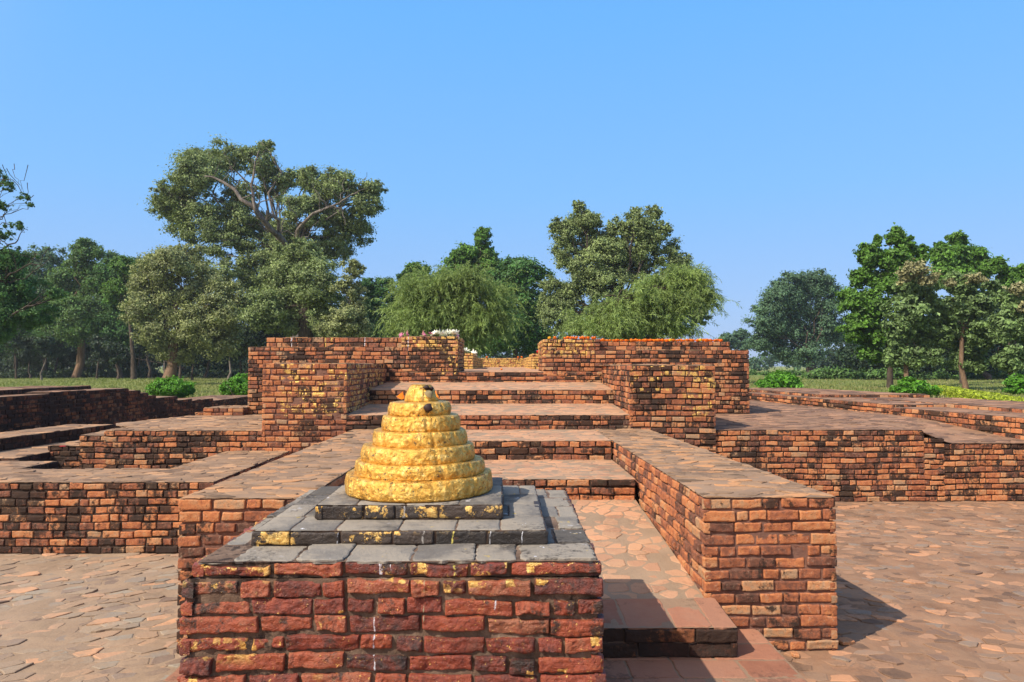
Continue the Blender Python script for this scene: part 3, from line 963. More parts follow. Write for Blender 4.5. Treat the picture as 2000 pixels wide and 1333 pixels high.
def build_stupa():
    cx, cy = -0.380, 3.085
    root = thing('votive_stupa', 'small gilded stupa of six stacked rounded rings covered in gold leaf', 'stupa', (cx, cy, 1.044))
    data = [(0.330, 1.046, 1.128), (0.291, 1.126, 1.186), (0.256, 1.184, 1.252), (0.214, 1.250, 1.316), (0.182, 1.314, 1.380), (0.144, 1.378, 1.437)]
    for i, (r, a, b) in enumerate(data):
        acc = Acc()
        F, Q = lathe_disc(cx + [0, .003, -.002, .002, 0.006, 0.0][i], cy, r, a, b, 10 + i * 3)
        acc.add(F, Q)
        acc.build('ring', M_GOLD, root)
    acc = Acc()
    F, Q = lathe_disc(cx + 0.006, cy, 0.084, 1.436, 1.512, 77, rt=0.064, n=90, lump=1.0)
    acc.add(F, Q)
    knob = acc.build('finial', M_GOLD, root)
    # burnt spot on the top ring
    dark = plain('burnt_wax', (0.035, 0.018, 0.015), 0.6)
    acc = Acc()
    F, Q = ball((cx + 0.052, cy - 0.134, 1.416), (0.019, 0.012, 0.019), 14, 10, 0.2, 5)
    acc.add(F, Q)
    acc.build('wax_lump', dark, root)
    acc = Acc()
    F, Q = ball((cx + 0.036, cy - 0.052, 1.502), (0.014, 0.012, 0.009), 14, 10, 0.45, 6)
    acc.add(F, Q)
    F, Q = ball((cx + 0.056, cy - 0.036, 1.496), (0.010, 0.012, 0.008), 14, 10, 0.45, 9)
    acc.add(F, Q)
    o = acc.build('soot_patch', dark, root)
    acc = Acc()
    F, Q = ball((cx + 0.045, cy - 0.060, 1.470), (0.018, 0.009, 0.018), 14, 10, 0.3, 8)
    acc.add(F, Q)
    acc.build('bare_plaster', plain('grey_plaster', (0.24, 0.19, 0.10), 0.8), root)


def ball(c, r, nu=12, nv=8, noise=0.0, seed=0):
    V = []; Q = []
    for i in range(nu):
        for j in range(nv + 1):
            a = 2 * math.pi * i / nu; b = math.pi * j / nv
            V.append((math.cos(a) * math.sin(b), math.sin(a) * math.sin(b), math.cos(b)))
    V = np.array(V)
    V = V * (1 + noise * vn(V * 2.2 + seed, seed)[:, None])
    V = V * np.array(r) + np.array(c)
    for i in range(nu):
        for j in range(nv):
            k = (i + 1) % nu
            Q.append((i * (nv + 1) + j, i * (nv + 1) + j + 1, k * (nv + 1) + j + 1, k * (nv + 1) + j))
    return V, Q


build_stupa()

# orange petals stuck to the finial
M_ORANGE = plain('marigold_petal', (0.80, 0.22, 0.02), 0.6)
M_YELLOW = plain('yellow_petal', (0.85, 0.50, 0.03), 0.6)


def petal(name, pts, th, label, cat, loc, group=None, m=None):
    a = Acc()
    n = len(pts)
    P = [np.array(p, float) for p in pts]
    nn = np.cross(P[1] - P[0], P[2] - P[0]); nn = nn / np.linalg.norm(nn) * th
    V = [p + nn for p in P] + [p - nn for p in P]
    a.add(V, [(i, i + n, (i + 1) % n + n, (i + 1) % n) for i in range(n)], [list(range(n)), list(range(2 * n - 1, n - 1, -1))])
    o = a.build(name, m or M_ORANGE, smooth=False)
    return tag(o, label, cat, group)


petal('petal', [(-0.475, 3.02, 1.462), (-0.447, 3.015, 1.485), (-0.44, 3.02, 1.455), (-0.452, 3.02, 1.449)], 0.001,
      'orange petal stuck to the left side of the gold finial', 'petal', None)
petal('petal', [(-0.305, 3.02, 1.488), (-0.292, 3.015, 1.462), (-0.285, 3.02, 1.452), (-0.298, 3.02, 1.462)], 0.001,
      'orange petal stuck to the right side of the gold finial', 'petal', None)

# ------------------------------------------------------------------ flank walls, corridor, steps
Yw = 3.87
wall('brick_wall', 'long low brick wall flanking the steps on the right, its square end towards the viewer', 'brick wall',
     [([(1.135, Yw), (1.855, Yw), (1.66, 8.0), (1.055, 8.0)], 0.0, 0.845, 'FRL', K(course=0.0655, lod='mid', seed=11, rough=1.15, blen=(0.09, 0.175), recess_p=0.15))],
     [([(1.122, Yw - 0.012), (1.87, Yw - 0.012), (1.672, 7.96), (1.045, 7.96)], flat(0.86), K(cell=0.08, aspect=1.8, gap=0.003, hvar=0.0025, tilt=0.03, thick=0.03, seed=21, bed_drop=0.002, bedn=0.003))],
     [M_WARM, M_MORT_PINK], [M_TOP, M_JOINT], (1.45, 5.9, 0))
wall('brick_wall', 'long low brick wall flanking the steps on the left, partly hidden by the plinth', 'brick wall',
     [([(-1.80, Yw), (-1.13, Yw), (-1.055, 8.0), (-1.735, 8.0)], 0.0, 0.845, 'FRL', K(course=0.0655, lod='mid', seed=12, rough=1.15, blen=(0.09, 0.175), tint_shift=-0.05))],
     [([(-1.812, Yw - 0.012), (-1.117, Yw - 0.012), (-1.045, 7.96), (-1.747, 7.96)], flat(0.86), K(cell=0.08, aspect=1.8, gap=0.003, hvar=0.0025, tilt=0.03, thick=0.03, seed=22, bed_drop=0.002, bedn=0.003))],
     [M_WARM, M_MORT_PINK], [M_TOP, M_JOINT], (-1.45, 5.9, 0))

# tiled apron and first tiled step
a = Acc()
slabs(a, -1.6, 1.42, 2.07, Yw, 9, (0.22, 0.34), flat(0.123), gap=0.005, hvar=0.002, tilt=0.008, thick=0.05, seed=31, rag=0.003, bed=0.003)
a.add([(-1.6, 2.1, 0.118), (1.40, 2.1, 0.118), (1.40, Yw, 0.118), (-1.6, Yw, 0.118), (-1.62, 2.08, -0.02), (1.44, 2.08, -0.02), (1.44, Yw, -0.02), (-1.62, Yw, -0.02)],
      [(4, 5, 1, 0), (5, 6, 2, 1), (6, 7, 3, 2), (7, 4, 0, 3)], mat=1)
o = a.build('tiled_apron', [M_TILE, M_JOINT], smooth=False)
tag(o, 'flat apron of reddish tiles around the foot of the foreground plinth', 'paved apron')

zc = lambda x, y: 0.295 + (y - 3.87) * 0.132
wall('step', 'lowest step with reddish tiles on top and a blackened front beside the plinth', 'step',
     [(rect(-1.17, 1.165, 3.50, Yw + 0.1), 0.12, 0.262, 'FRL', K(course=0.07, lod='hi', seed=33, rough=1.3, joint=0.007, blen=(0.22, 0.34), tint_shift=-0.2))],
     [], [M_SOOT_SHADE, M_MORT_DARK], None, (0, 3.7, 0.12), group='steps up to the brick gate')
_low = bpy.data.objects['step']
a = Acc()
slabs(a, -1.18, 1.178, 3.488, 3.86, 1, (0.17, 0.30), lambda x, y: 0.278 + 0.02 * (y - 3.5) / 0.37, gap=0.005, hvar=0.002, tilt=0.010, thick=0.012, seed=34, rag=0.004, bed=0.003)
a.build('top_paving', [M_TILE, M_JOINT], _low, smooth=False)
a = Acc()
pave(a, [(-1.13, 3.86), (1.13, 3.86), (1.06, 5.56), (-1.06, 5.56)], zc, cell=0.105, aspect=1.2, gap=0.006, hvar=0.002, tilt=0.02, seed=36, bed_drop=0.001, bedn=0.003)
o = a.build('passage_paving', [M_TREAD, M_JOINT_G], smooth=False)
tag(o, kind='structure')

steps = [  # y front, z base, z top, next y, z at next, x left, x right, label
    (5.55, 0.50, 0.682, 6.74, 0.675, -1.06, 1.06, 'broken brick step just behind the plinth, two courses high between the flank walls'),
    (6.73, 0.66, 0.862, 8.02, 0.852, -1.055, 1.055, 'second brick step, its landing level with the flank wall tops'),
    (8.00, 0.84, 1.022, 9.37, 1.078, -1.85, 1.48, 'third brick step spanning between the two piers'),
    (9.35, 1.06, 1.266, 10.69, 1.338, -1.85, 1.50, 'fourth brick step, just in front of the gate threshold'),
    (10.67, 1.30, 1.497, 12.6, 1.50, -0.75, 0.64, 'top brick step forming the threshold between the two gate blocks')]
for k, (y0, z0, z1, y1, zn, xa, xb, lab) in enumerate(steps):
    zf = (lambda y0, z1, y1, zn: lambda x, y: z1 + (zn - z1) * (y - y0) / (y1 - y0))(y0, z1, y1, zn)
    fx = (-1.6, 1.50) if k == 4 else (xa, xb)
    wall('step', lab, 'step',
         [([(fx[0], y0), (fx[1], y0), (fx[1], y1), (fx[0], y1)], z0, z1 - 0.012, 'F', K(course=0.062, lod='mid' if k < 2 else 'low', seed=80 + k * 5, rough=1.3, ends=(0, 0), recess_p=0.2, blen=(0.09, 0.175)))],
         [([(fx[0], y0 - 0.012), (fx[1], y0 - 0.012), (fx[1], y1), (fx[0], y1)], zf, K(cell=0.085, aspect=1.7, gap=0.003, hvar=0.002, tilt=0.02, thick=0.02, seed=90 + k, lod=1 if k < 3 else 0, bed_drop=0.001, bedn=0.003))],
         [M_WARM2, M_MORT_DARK], [M_TREAD, M_JOINT_G], (0, y0, z0), group='steps up to the brick gate')

# ------------------------------------------------------------------ piers
wall('brick_pier', 'tall square brick pier left of the steps with scattered gold leaf on its front', 'brick pier',
     [(rect(-2.80, -1.85, 8.0, 10.66), 0.0, 1.612, 'FRL', K(course=0.066, lod='low', seed=110, rough=1.3))],
     [(rect(-2.81, -1.84, 7.99, 10.66), flat(1.622), K(cell=0.16, lod=0, seed=111, thick=0.02))],
     [M_PIER_L, M_MORT_PINK], [M_TOP, M_JOINT], (-2.3, 9.3, 0))
wall('brick_pier', 'tall brick pier right of the steps, dark stained, pale gilded bricks at its right edge', 'brick pier',
     [([(1.48, 8.0), (2.46, 8.0), (2.46, 10.66), (1.54, 10.66)], 0.0, 1.592, 'FRL', K(course=0.066, lod='low', seed=120, rough=1.3))],
     [(rect(1.49, 2.47, 7.99, 10.66), flat(1.602), K(cell=0.16, lod=0, seed=121, thick=0.02))],
     [M_PIER_R, M_MORT_DARK], [M_TOP, M_JOINT], (1.97, 9.3, 0))

# ------------------------------------------------------------------ gate blocks
wall('gate_block', 'massive brick gate block left of the threshold with lilies on its inner top corner', 'gate block',
     [(rect(-3.965, -0.738, 10.67, 12.4), 0.0, 1.875, 'FRL', K(course=0.065, lod='low', seed=130, rough=1.3, recess_p=0.2)),
      (rect(-3.725, -1.60, 10.79, 12.4), 1.875, 2.03, 'FL', K(course=0.07, lod='low', seed=134, rough=1.3)),
      (rect(-1.60, -0.738, 10.672, 12.4), 1.875, 2.045, 'FR', K(course=0.065, lod='low', seed=137, rough=1.3))],
     [(rect(-3.97, -1.60, 10.66, 10.80), flat(1.886), K(cell=0.16, lod=0, seed=131)),
      (rect(-3.73, -1.60, 10.78, 12.4), flat(2.038), K(cell=0.2, lod=0, seed=132)), (rect(-1.60, -0.73, 10.66, 12.4), flat(2.053), K(cell=0.2, lod=0, seed=133))],
     [M_GATE, M_MORT_DARK], [M_TOP, M_JOINT], (-2.3, 11.5, 0))
wall('gate_block', 'massive brick gate block right of the threshold with a row of marigolds on top', 'gate block',
     [(rect(0.624, 3.822, 10.67, 12.3), 0.0, 1.828, 'FRL', K(course=0.065, lod='low', seed=140, rough=1.3, recess_p=0.2)),
      (rect(1.483, 3.565, 10.79, 12.3), 1.828, 1.965, 'FR', K(course=0.068, lod='low', seed=144, rough=1.3)),
      (rect(0.624, 1.483, 10.672, 12.3), 1.828, 2.0, 'FL', K(course=0.065, lod='low', seed=147, rough=1.3))],
     [(rect(1.483, 3.83, 10.66, 10.80), flat(1.84), K(cell=0.16, lod=0, seed=141)),
      (rect(1.483, 3.57, 10.78, 12.3), flat(1.973), K(cell=0.2, lod=0, seed=142)), (rect(0.616, 1.483, 10.66, 12.3), flat(2.008), K(cell=0.2, lod=0, seed=143))],
     [M_GATE, M_MORT_DARK], [M_TOP, M_JOINT], (2.2, 11.5, 0))

# upper court behind the gate
a = Acc()
pave(a, rect(-1.4, 1.4, 12.55, 24.2), lambda x, y: 1.50 + (y - 12.5) * 0.003, cell=0.25, aspect=1.3, lod=0, hvar=0.002, tilt=0.006, seed=151, bed_drop=0.001)
a.add([(-3.8, 12.5, 1.47), (3.8, 12.5, 1.47), (3.8, 26, 1.50), (-3.8, 26, 1.50), (-4.4, 12.5, 0), (4.4, 12.5, 0), (4.4, 27, 0), (-4.4, 27, 0)],
      [(0, 1, 2, 3), (4, 5, 1, 0), (5, 6, 2, 1), (6, 7, 3, 2), (7, 4, 0, 3)], mat=1)
o = a.build('upper_court_ground', [M_TREAD, M_JOINT_G], smooth=False); tag(o, kind='structure')
wall('court_wall', 'low gilded brick wall closing the far end of the upper court', 'brick wall',
     [(rect(-1.3, 1.3, 24.0, 24.6), 1.5, 1.845, 'F', K(course=0.066, lod='min', seed=160, rough=1.3))],
     [(rect(-1.31, 1.31, 23.99, 24.6), flat(1.855), K(cell=0.3, lod=0, seed=161))], [M_FAR, M_MORT_DARK], [M_TOP, M_JOINT], (0, 24.3, 1.5))
wall('court_wall', 'low brick wall with a flower on it along the left side of the upper court', 'brick wall',
     [(rect(-1.35, -0.745, 16.0, 18.6), 1.5, 1.88, 'FR', K(course=0.066, lod='min', seed=165, rough=1.3)),
      (rect(-1.35, -0.735, 18.6, 23.2), 1.5, 1.80, 'FR', K(course=0.066, lod='min', seed=168, rough=1.3))],
     [(rect(-1.36, -0.735, 15.99, 18.6), flat(1.888), K(cell=0.3, lod=0, seed=166))], [M_FAR, M_MORT_DARK], [M_TOP, M_JOINT], (-1, 18, 1.5))
wall('court_wall', 'low brick wall along the right side of the upper court, mostly behind the gate block', 'brick wall',
     [(rect(0.675, 1.4, 16.0, 18.2), 1.5, 1.87, 'FL', K(course=0.066, lod='min', seed=172, rough=1.3)),
      (rect(0.665, 1.4, 18.2, 22.5), 1.5, 1.82, 'FL', K(course=0.066, lod='min', seed=175, rough=1.3))],
     [(rect(0.665, 1.41, 15.99, 18.2), flat(1.878), K(cell=0.3, lod=0, seed=173))], [M_FAR, M_MORT_DARK], [M_TOP, M_JOINT], (1, 18, 1.5))

# ------------------------------------------------------------------ left ruins
TK = K(cell=0.10, aspect=1.7, gap=0.004, hvar=0.0035, tilt=0.02, thick=0.03, bed_drop=0.002, bedn=0.004)
wall('ruin_wall', 'low L shaped brick wall at the left with pale paved top and straight front', 'brick wall',
     [(rect(-7.6, -2.49, 5.9, 6.64), 0.0, 0.595, 'FR', K(course=0.0645, lod='mid', seed=200, rough=1.2, blen=(0.09, 0.175))),
      (rect(-3.22, -2.49, 6.64, 8.0), 0.0, 0.595, 'RL', K(course=0.0645, lod='low', seed=205, rough=1.2))],
     [(rect(-7.6, -2.48, 5.888, 6.64), flat(0.607), K(TK, seed=210)), (rect(-3.22, -2.48, 6.64, 8.0), flat(0.607), K(TK, seed=211))],
     [M_WARM2, M_MORT_DARK], [M_TERRL, M_JOINT], (-4.5, 6.3, 0))
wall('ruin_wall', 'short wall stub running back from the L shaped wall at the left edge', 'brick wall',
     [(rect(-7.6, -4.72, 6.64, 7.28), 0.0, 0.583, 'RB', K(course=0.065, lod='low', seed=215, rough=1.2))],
     [(rect(-7.6, -4.71, 6.64, 7.29), flat(0.594), K(TK, seed=216))], [M_SOOT_SHADE, M_MORT_DARK], [M_TERRL, M_JOINT], (-6.2, 6.9, 0))
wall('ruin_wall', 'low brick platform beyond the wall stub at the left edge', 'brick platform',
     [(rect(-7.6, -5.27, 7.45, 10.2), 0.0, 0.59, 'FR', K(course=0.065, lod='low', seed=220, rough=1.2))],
     [(rect(-7.6, -5.26, 7.44, 10.2), flat(0.602), K(TK, cell=0.15, seed=221))], [M_SOOT_SHADE, M_MORT_DARK], [M_TERRL, M_JOINT], (-6.4, 8.8, 0))
wall('ruin_terrace', 'raised brick terrace left of the left pier with crumbling stepped corner', 'brick terrace',
     [([(-4.62, 8.0), (-2.80, 8.0), (-2.80, 10.67), (-4.70, 10.60)], 0.0, 0.832, 'FL', K(course=0.063, lod='mid', seed=230, rough=1.3, ends=(1, 0))),
      ([(-4.70, 8.9), (-4.60, 8.9), (-4.60, 10.6), (-5.10, 9.1)], 0.0, 0.832, '', K(seed=233)),
      ([(-4.90, 8.005), (-4.62, 8.005), (-4.62, 9.2), (-5.1, 9.2)], 0.0, 0.775, 'FL', K(course=0.063, lod='mid', seed=236, rough=1.5)),
      ([(-5.27, 8.01), (-4.90, 8.01), (-4.90, 9.2), (-5.27, 9.2)], 0.0, 0.66, 'FL', K(course=0.063, lod='mid', seed=239, rough=1.5))],
     [([(-4.63, 7.99), (-2.80, 7.99), (-2.80, 10.66), (-4.68, 10.56)], flat(0.845), K(TK, seed=241)),
      ([(-4.63, 8.5), (-4.68, 10.56), (-5.1, 9.05), (-4.9, 8.7)], flat(0.842), K(TK, seed=242)),
      ([(-4.91, 7.99), (-4.62, 7.99), (-4.62, 8.8), (-5.02, 8.8)], flat(0.79), K(TK, seed=243)),
      ([(-5.28, 7.99), (-4.90, 7.99), (-4.90, 9.2), (-5.28, 9.2)], flat(0.672), K(TK, seed=244))],
     [M_WARM2, M_MORT_DARK], [M_TERRL, M_JOINT], (-3.9, 9.2, 0))
wall('ruin_wall', 'two course brick ledge against the left gate block', 'brick ledge',
     [(rect(-4.52, -3.95, 10.38, 11.0), 0.835, 0.945, 'FL', K(course=0.06, lod='low', seed=250, rough=1.5)),
      (rect(-4.64, -4.52, 10.38, 10.9), 0.835, 0.885, 'FL', K(course=0.06, lod='low', seed=253, rough=1.5))],
     [(rect(-4.53, -3.95, 10.37, 11.0), flat(0.957), K(TK, seed=255))], [M_WARM, M_MORT_PINK], [M_TERRL, M_JOINT], (-4.3, 10.7, 0.84))
wall('ruin_wall', 'narrow shaded brick wall at the left with a pale top in front of the darkened wall', 'brick wall',
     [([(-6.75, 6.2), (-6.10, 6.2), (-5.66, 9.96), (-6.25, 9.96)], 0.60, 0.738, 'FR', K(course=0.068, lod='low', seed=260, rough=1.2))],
     [([(-6.75, 6.2), (-6.09, 6.2), (-5.65, 9.97), (-6.25, 9.97)], flat(0.75), K(TK, seed=261))], [M_SOOT_SHADE, M_MORT_DARK], [M_TERRL, M_JOINT], (-6.2, 8, 0.6))
prof = [(5.0, 10.6, 1.15, -7.0), (10.6, 11.5, 1.175, -7.0), (11.5, 12.8, 1.165, -7.0), (12.8, 13.2, 1.115, -7.0), (13.2, 13.5, 1.05, -7.0), (13.5, 13.8, 0.99, -7.0),
        (13.8, 14.7, 0.93, -7.0), (14.7, 15.4, 0.84, -7.0), (15.4, 16.5, 0.80, -7.0), (16.5, 19.5, 0.74, -7.0)]
bl = []; tp = []
for k, (ya, yb, zt, X) in enumerate(prof):
    bl.append((rect(-8.3, X, ya, yb), 0.0, zt, 'FR', K(course=0.066, lod='low', seed=270 + 3 * k, rough=1.6)))
    tp.append((rect(-8.3, X + 0.01, ya, yb), flat(zt + 0.012), K(TK, cell=0.2, lod=0, seed=300 + k)))
bl.append((rect(-8.3, -7.4, 5.0, 12.3), 1.16, 1.225, 'FR', K(course=0.066, lod='low', seed=290, rough=1.3)))
tp.append((rect(-8.3, -7.39, 5.0, 12.3), flat(1.235), K(TK, cell=0.2, lod=0, seed=311)))
wall('ruin_wall', 'long darkened brick wall at the far left, shaded side facing the steps, top crumbling down in steps', 'brick wall', bl, tp,
     [M_SOOT_SHADE, M_MORT_DARK], [M_TERR, M_JOINT], (-7.6, 10, 0))

# ------------------------------------------------------------------ right terrace and its long wall
def sstep(v): v = max(0.0, min(1.0, v)); return v * v * (3 - 2 * v)
zr = lambda x, y: 0.842 - 0.158 * sstep((x - 4.80) / 0.5) * (1 - sstep((y - 8.1) / 2.2))
wall('brick_terrace', 'broad raised brick terrace at the right with a straight weathered front face', 'brick terrace',
     [(rect(2.46, 4.93, 8.03, 9.2), 0.0, 0.828, 'F', K(course=0.0645, lod='mid', seed=320, rough=1.25, blen=(0.09, 0.175), ends=(0, 1), recess_p=0.15)),
      (rect(4.93, 5.17, 8.035, 9.2), 0.0, 0.735, 'F', K(course=0.063, lod='mid', seed=323, rough=1.25, ends=(0, 1))),
      (rect(5.17, 8.6, 8.04, 9.2), 0.0, 0.668, 'F', K(course=0.0665, lod='mid', seed=326, rough=1.25, blen=(0.09, 0.175), ends=(0, 0), recess_p=0.15))],
     [([(2.46, 8.018), (8.6, 8.018), (8.6, 15.6), (2.46, 15.6)], zr, K(cell=0.11, aspect=1.7, gap=0.003, hvar=0.003, tilt=0.018, thick=0.03, seed=330, bed_drop=0.001, bedn=0.004))],
     [M_WARM2, M_MORT_DARK], [M_TERR, M_JOINT_R], (5, 11, 0))
g1 = [(6.50, 7.7), (5.96, 10.5), (5.36, 15.2)]
bl = []; tp = []
for k in range(2):
    (xa, ya), (xb, yb) = g1[k], g1[k + 1]
    bl.append(([(xa, ya), (xa + 1.9, ya), (xb + 1.9, yb), (xb, yb)], 0.6 if k == 0 else 0.80, 0.945 if k == 0 else 0.985, 'FLB', K(course=0.066, lod='low', seed=340 + k * 4, rough=1.3)))
    tp.append(([(xa, ya), (xa + 1.9, ya), (xb + 1.9, yb), (xb, yb)], flat(0.957 if k == 0 else 0.997), K(TK, cell=0.17, seed=350 + k)))
wall('brick_wall', 'long low sunlit brick wall bordering the right terrace', 'brick wall', bl, tp, [M_WARM2, M_MORT_DARK], [M_TERR, M_JOINT_R], (6.6, 11, 0.8))
wall('brick_wall', 'higher back course of brickwork behind the low wall bordering the right terrace', 'brick wall',
     [([(7.25, 7.7), (9.2, 7.7), (8.2, 12.4), (6.55, 12.4)], 0.93, 0.998, 'FLB', K(course=0.066, lod='low', seed=360, rough=1.3)),
      ([(5.95, 12.8), (8.0, 12.8), (7.2, 16.5), (5.55, 16.5)], 0.8, 1.04, 'FLB', K(course=0.066, lod='low', seed=364, rough=1.3))],
     [([(7.25, 7.7), (9.2, 7.7), (8.2, 12.4), (6.55, 12.4)], flat(1.010), K(TK, cell=0.2, lod=0, seed=361)),
      ([(5.95, 12.8), (8.0, 12.8), (7.2, 16.5), (5.55, 16.5)], flat(1.052), K(TK, cell=0.2, lod=0, seed=365)),
     ],
     [M_WARM2, M_MORT_DARK], [M_TERR, M_JOINT_R], (7.3, 12, 0.9))

# ------------------------------------------------------------------ flowers
def marigold_mesh():
    a = Acc()
    rng = random.Random(3)
    F, Q = ball((0, 0, 0.018), (0.020, 0.020, 0.016), 10, 6, 0.1, 2)
    a.add(F, Q)
    for k in range(46):
        th = k * 2.39996; z = 1 - (k + 0.5) / 46 * 1.5
        r = math.sqrt(max(0, 1 - z * z))
        c = np.array([math.cos(th) * r * 0.021, math.sin(th) * r * 0.021, 0.018 + z * 0.016])
        n = np.array([math.cos(th) * r, math.sin(th) * r, z])
        s = np.cross(n, [0, 0, 1.0]); s /= (np.linalg.norm(s) + 1e-6)
        u = np.cross(s, n)
        w = 0.0055 * rng.uniform(0.8, 1.2)
        a.add([c - s * w - u * w * .5, c + s * w - u * w * .5, c + s * w + u * w + n * 0.007, c - s * w + u * w + n * 0.007], [(0, 1, 2, 3)])
    return a


def first_and_copies(acc, name, mat, spots, label, cat, group):
    base = None
    for i, (p, s, rz) in enumerate(spots):
        if base is None:
            base = acc.build(name, mat, smooth=False)
            o = base
        else:
            o = base.copy(); COL.objects.link(o)
        o.location = p; o.scale = (s, s, s); o.rotation_euler = (random.uniform(-.4, .4), random.uniform(-.4, .4), rz)
        tag(o, label, cat, group)
    return base


rg = random.Random(5)
row1 = [((rg.uniform(-0.01, 0.01) + 0.80 + 0.63 * i / 13, 10.70 + rg.uniform(0, 0.09), 2.010), rg.uniform(0.95, 1.25), rg.uniform(0, 6)) for i in range(14) if i not in (1, 2)]
first_and_copies(marigold_mesh(), 'marigold', M_ORANGE, row1, 'orange marigold head in the short row beside the threshold on the right gate block', 'marigold', 'marigolds on the right gate block')
row2 = [((1.50 + 1.97 * i / 66 + rg.uniform(-0.01, 0.01), 10.815 + rg.uniform(0, 0.10), 1.975), rg.uniform(0.9, 1.25), rg.uniform(0, 6)) for i in range(67) if i % 16 != 7]
first_and_copies(marigold_mesh(), 'marigold', M_ORANGE, row2, 'orange marigold head in the long dense row along the right gate block', 'marigold', 'marigolds on the right gate block')
row3 = [((x, 10.81, 1.977), 1.15, 1.0) for x in (2.63, 3.12)]
for (x, w) in zip((2.63, 3.12), ('left', 'right')):
    o = first_and_copies(marigold_mesh(), 'marigold', M_YELLOW, [((x, 10.80, 1.978), 1.15, 1.0)], 'yellow marigold head among the orange ones, the %s of two' % w, 'marigold', 'marigolds on the right gate block')
o = first_and_copies(marigold_mesh(), 'marigold', M_YELLOW, [((0.71, 10.72, 2.012), 1.0, 1.0)], 'small yellow marigold head at the inner corner of the right gate block', 'marigold', 'marigolds on the right gate block')
far_m = [((-0.60, 23.99, 1.86), 1.6, 0), ((0.60, 23.99, 1.86), 1.6, 0), ((0.48, 23.99, 1.86), 1.4, 0)]
first_and_copies(marigold_mesh(), 'marigold', M_ORANGE, far_m, 'orange marigold head on the gilded far wall of the upper court', 'marigold', 'marigolds on the court wall')
first_and_copies(marigold_mesh(), 'marigold', M_ORANGE, [((-0.80, 18.75, 1.81), 2.0, 0)], 'orange marigold head on the left wall of the upper court', 'marigold', None)
first_and_copies(marigold_mesh(), 'marigold', M_ORANGE, [((-0.06, 13.6, 1.503), 0.9, 0)], 'orange marigold head lying on the floor of the upper court', 'marigold', None)
M_RED = plain('red_petal', (0.65, 0.04, 0.03), 0.6)
first_and_copies(marigold_mesh(), 'marigold', M_RED, [((0.79, 16.1, 1.885), 1.7, 0)], 'red flower head on the right wall of the upper court', 'marigold', None)


def bloom(n_pet, length, width, cup, rows=2, seed=0):
    """lily-like bloom: pointed petals around a centre, opening along +Z"""
    a = Acc(); rng = random.Random(seed)
    for r in range(rows):
        for k in range(n_pet):
            th = 2 * math.pi * (k + 0.5 * r) / n_pet + rng.uniform(-.15, .15)
            el = cup - 0.35 * r + rng.uniform(-.1, .1)
            d = np.array([math.cos(th) * math.cos(el), math.sin(th) * math.cos(el), math.sin(el)])
            s = np.array([-math.sin(th), math.cos(th), 0])
            u = np.cross(d, s)
            V = []
            for (t, w) in ((0, .3), (.35, 1), (.7, .75), (1, .02)):
                c = d * length * t + np.array([0, 0, -1]) * (t * t) * length * 0.18
                V += [c - s * width * w / 2 + u * 0.002, c - np.array(u) * width * w * 0.25, c + s * width * w / 2 + u * 0.002]
            a.add(V, [(i * 3 + j, i * 3 + j + 1, i * 3 + j + 4, i * 3 + j + 3) for i in range(3) for j in range(2)])
    return a


M_WHITE = plain('white_petal', (0.80, 0.80, 0.66), 0.5, 0.08)
M_PINK = plain('pink_petal', (0.62, 0.22, 0.36), 0.5, 0.2)
M_STEM = plain('pale_green_stem', (0.42, 0.46, 0.20), 0.6, 0.2)
M_BROWNBUD = plain('faded_bud', (0.40, 0.16, 0.14), 0.6, 0.2)


def lily(x, y, z, s, tx, ty, rz, col, label, cat, seed=0, cup=0.9):
    root = thing(cat.replace(' ', '_'), label, cat, (x, y, z))
    o = bloom(5, 0.10, 0.036, cup, 2, seed).build('petals', col, None, smooth=True)
    o.parent = root
    b = Acc()
    pts = [(0, 0, 0.005), (0.02, 0.01, -0.015), (0.06, 0.03, -0.035), (0.13, 0.05, -0.03)]
    tube(b, pts, [0.008, 0.006, 0.005, 0.004], 6)
    o = b.build('stem', M_STEM, None); o.parent = root
    root.scale = (s, s, s)
    root.rotation_euler = (tx, ty, rz)
    return root


def tube(acc, pts, rad, n=8, tint=(0.5, 0.5, 0.5), mat=0, noise=0.0):
    pts = [np.array(p, float) for p in pts]
    rings = []
    ref = np.array([0.3, 0.9, 0.2])
    for i, p in enumerate(pts):
        d = pts[min(i + 1, len(pts) - 1)] - pts[max(i - 1, 0)]
        d = d / (np.linalg.norm(d) + 1e-9)
        a = np.cross(d, ref); a /= (np.linalg.norm(a) + 1e-9)
        b = np.cross(d, a)
        ring = [p + (a * math.cos(t) + b * math.sin(t)) * rad[i] for t in np.linspace(0, 2 * math.pi, n, endpoint=False)]
        rings.append(ring)
    V = np.array(rings).reshape(-1, 3)
    if noise:
        V = V + noise * np.repeat(np.array(rad), n)[:, None] * np.stack([vn(V * 1.7, 1), vn(V * 1.7, 2), vn(V * 1.7, 3)], 1)
    Q = [(i * n + j, i * n + (j + 1) % n, (i + 1) * n + (j + 1) % n, (i + 1) * n + j) for i in range(len(pts) - 1) for j in range(n)]
    acc.add(V, Q, tint=tint, mat=mat)


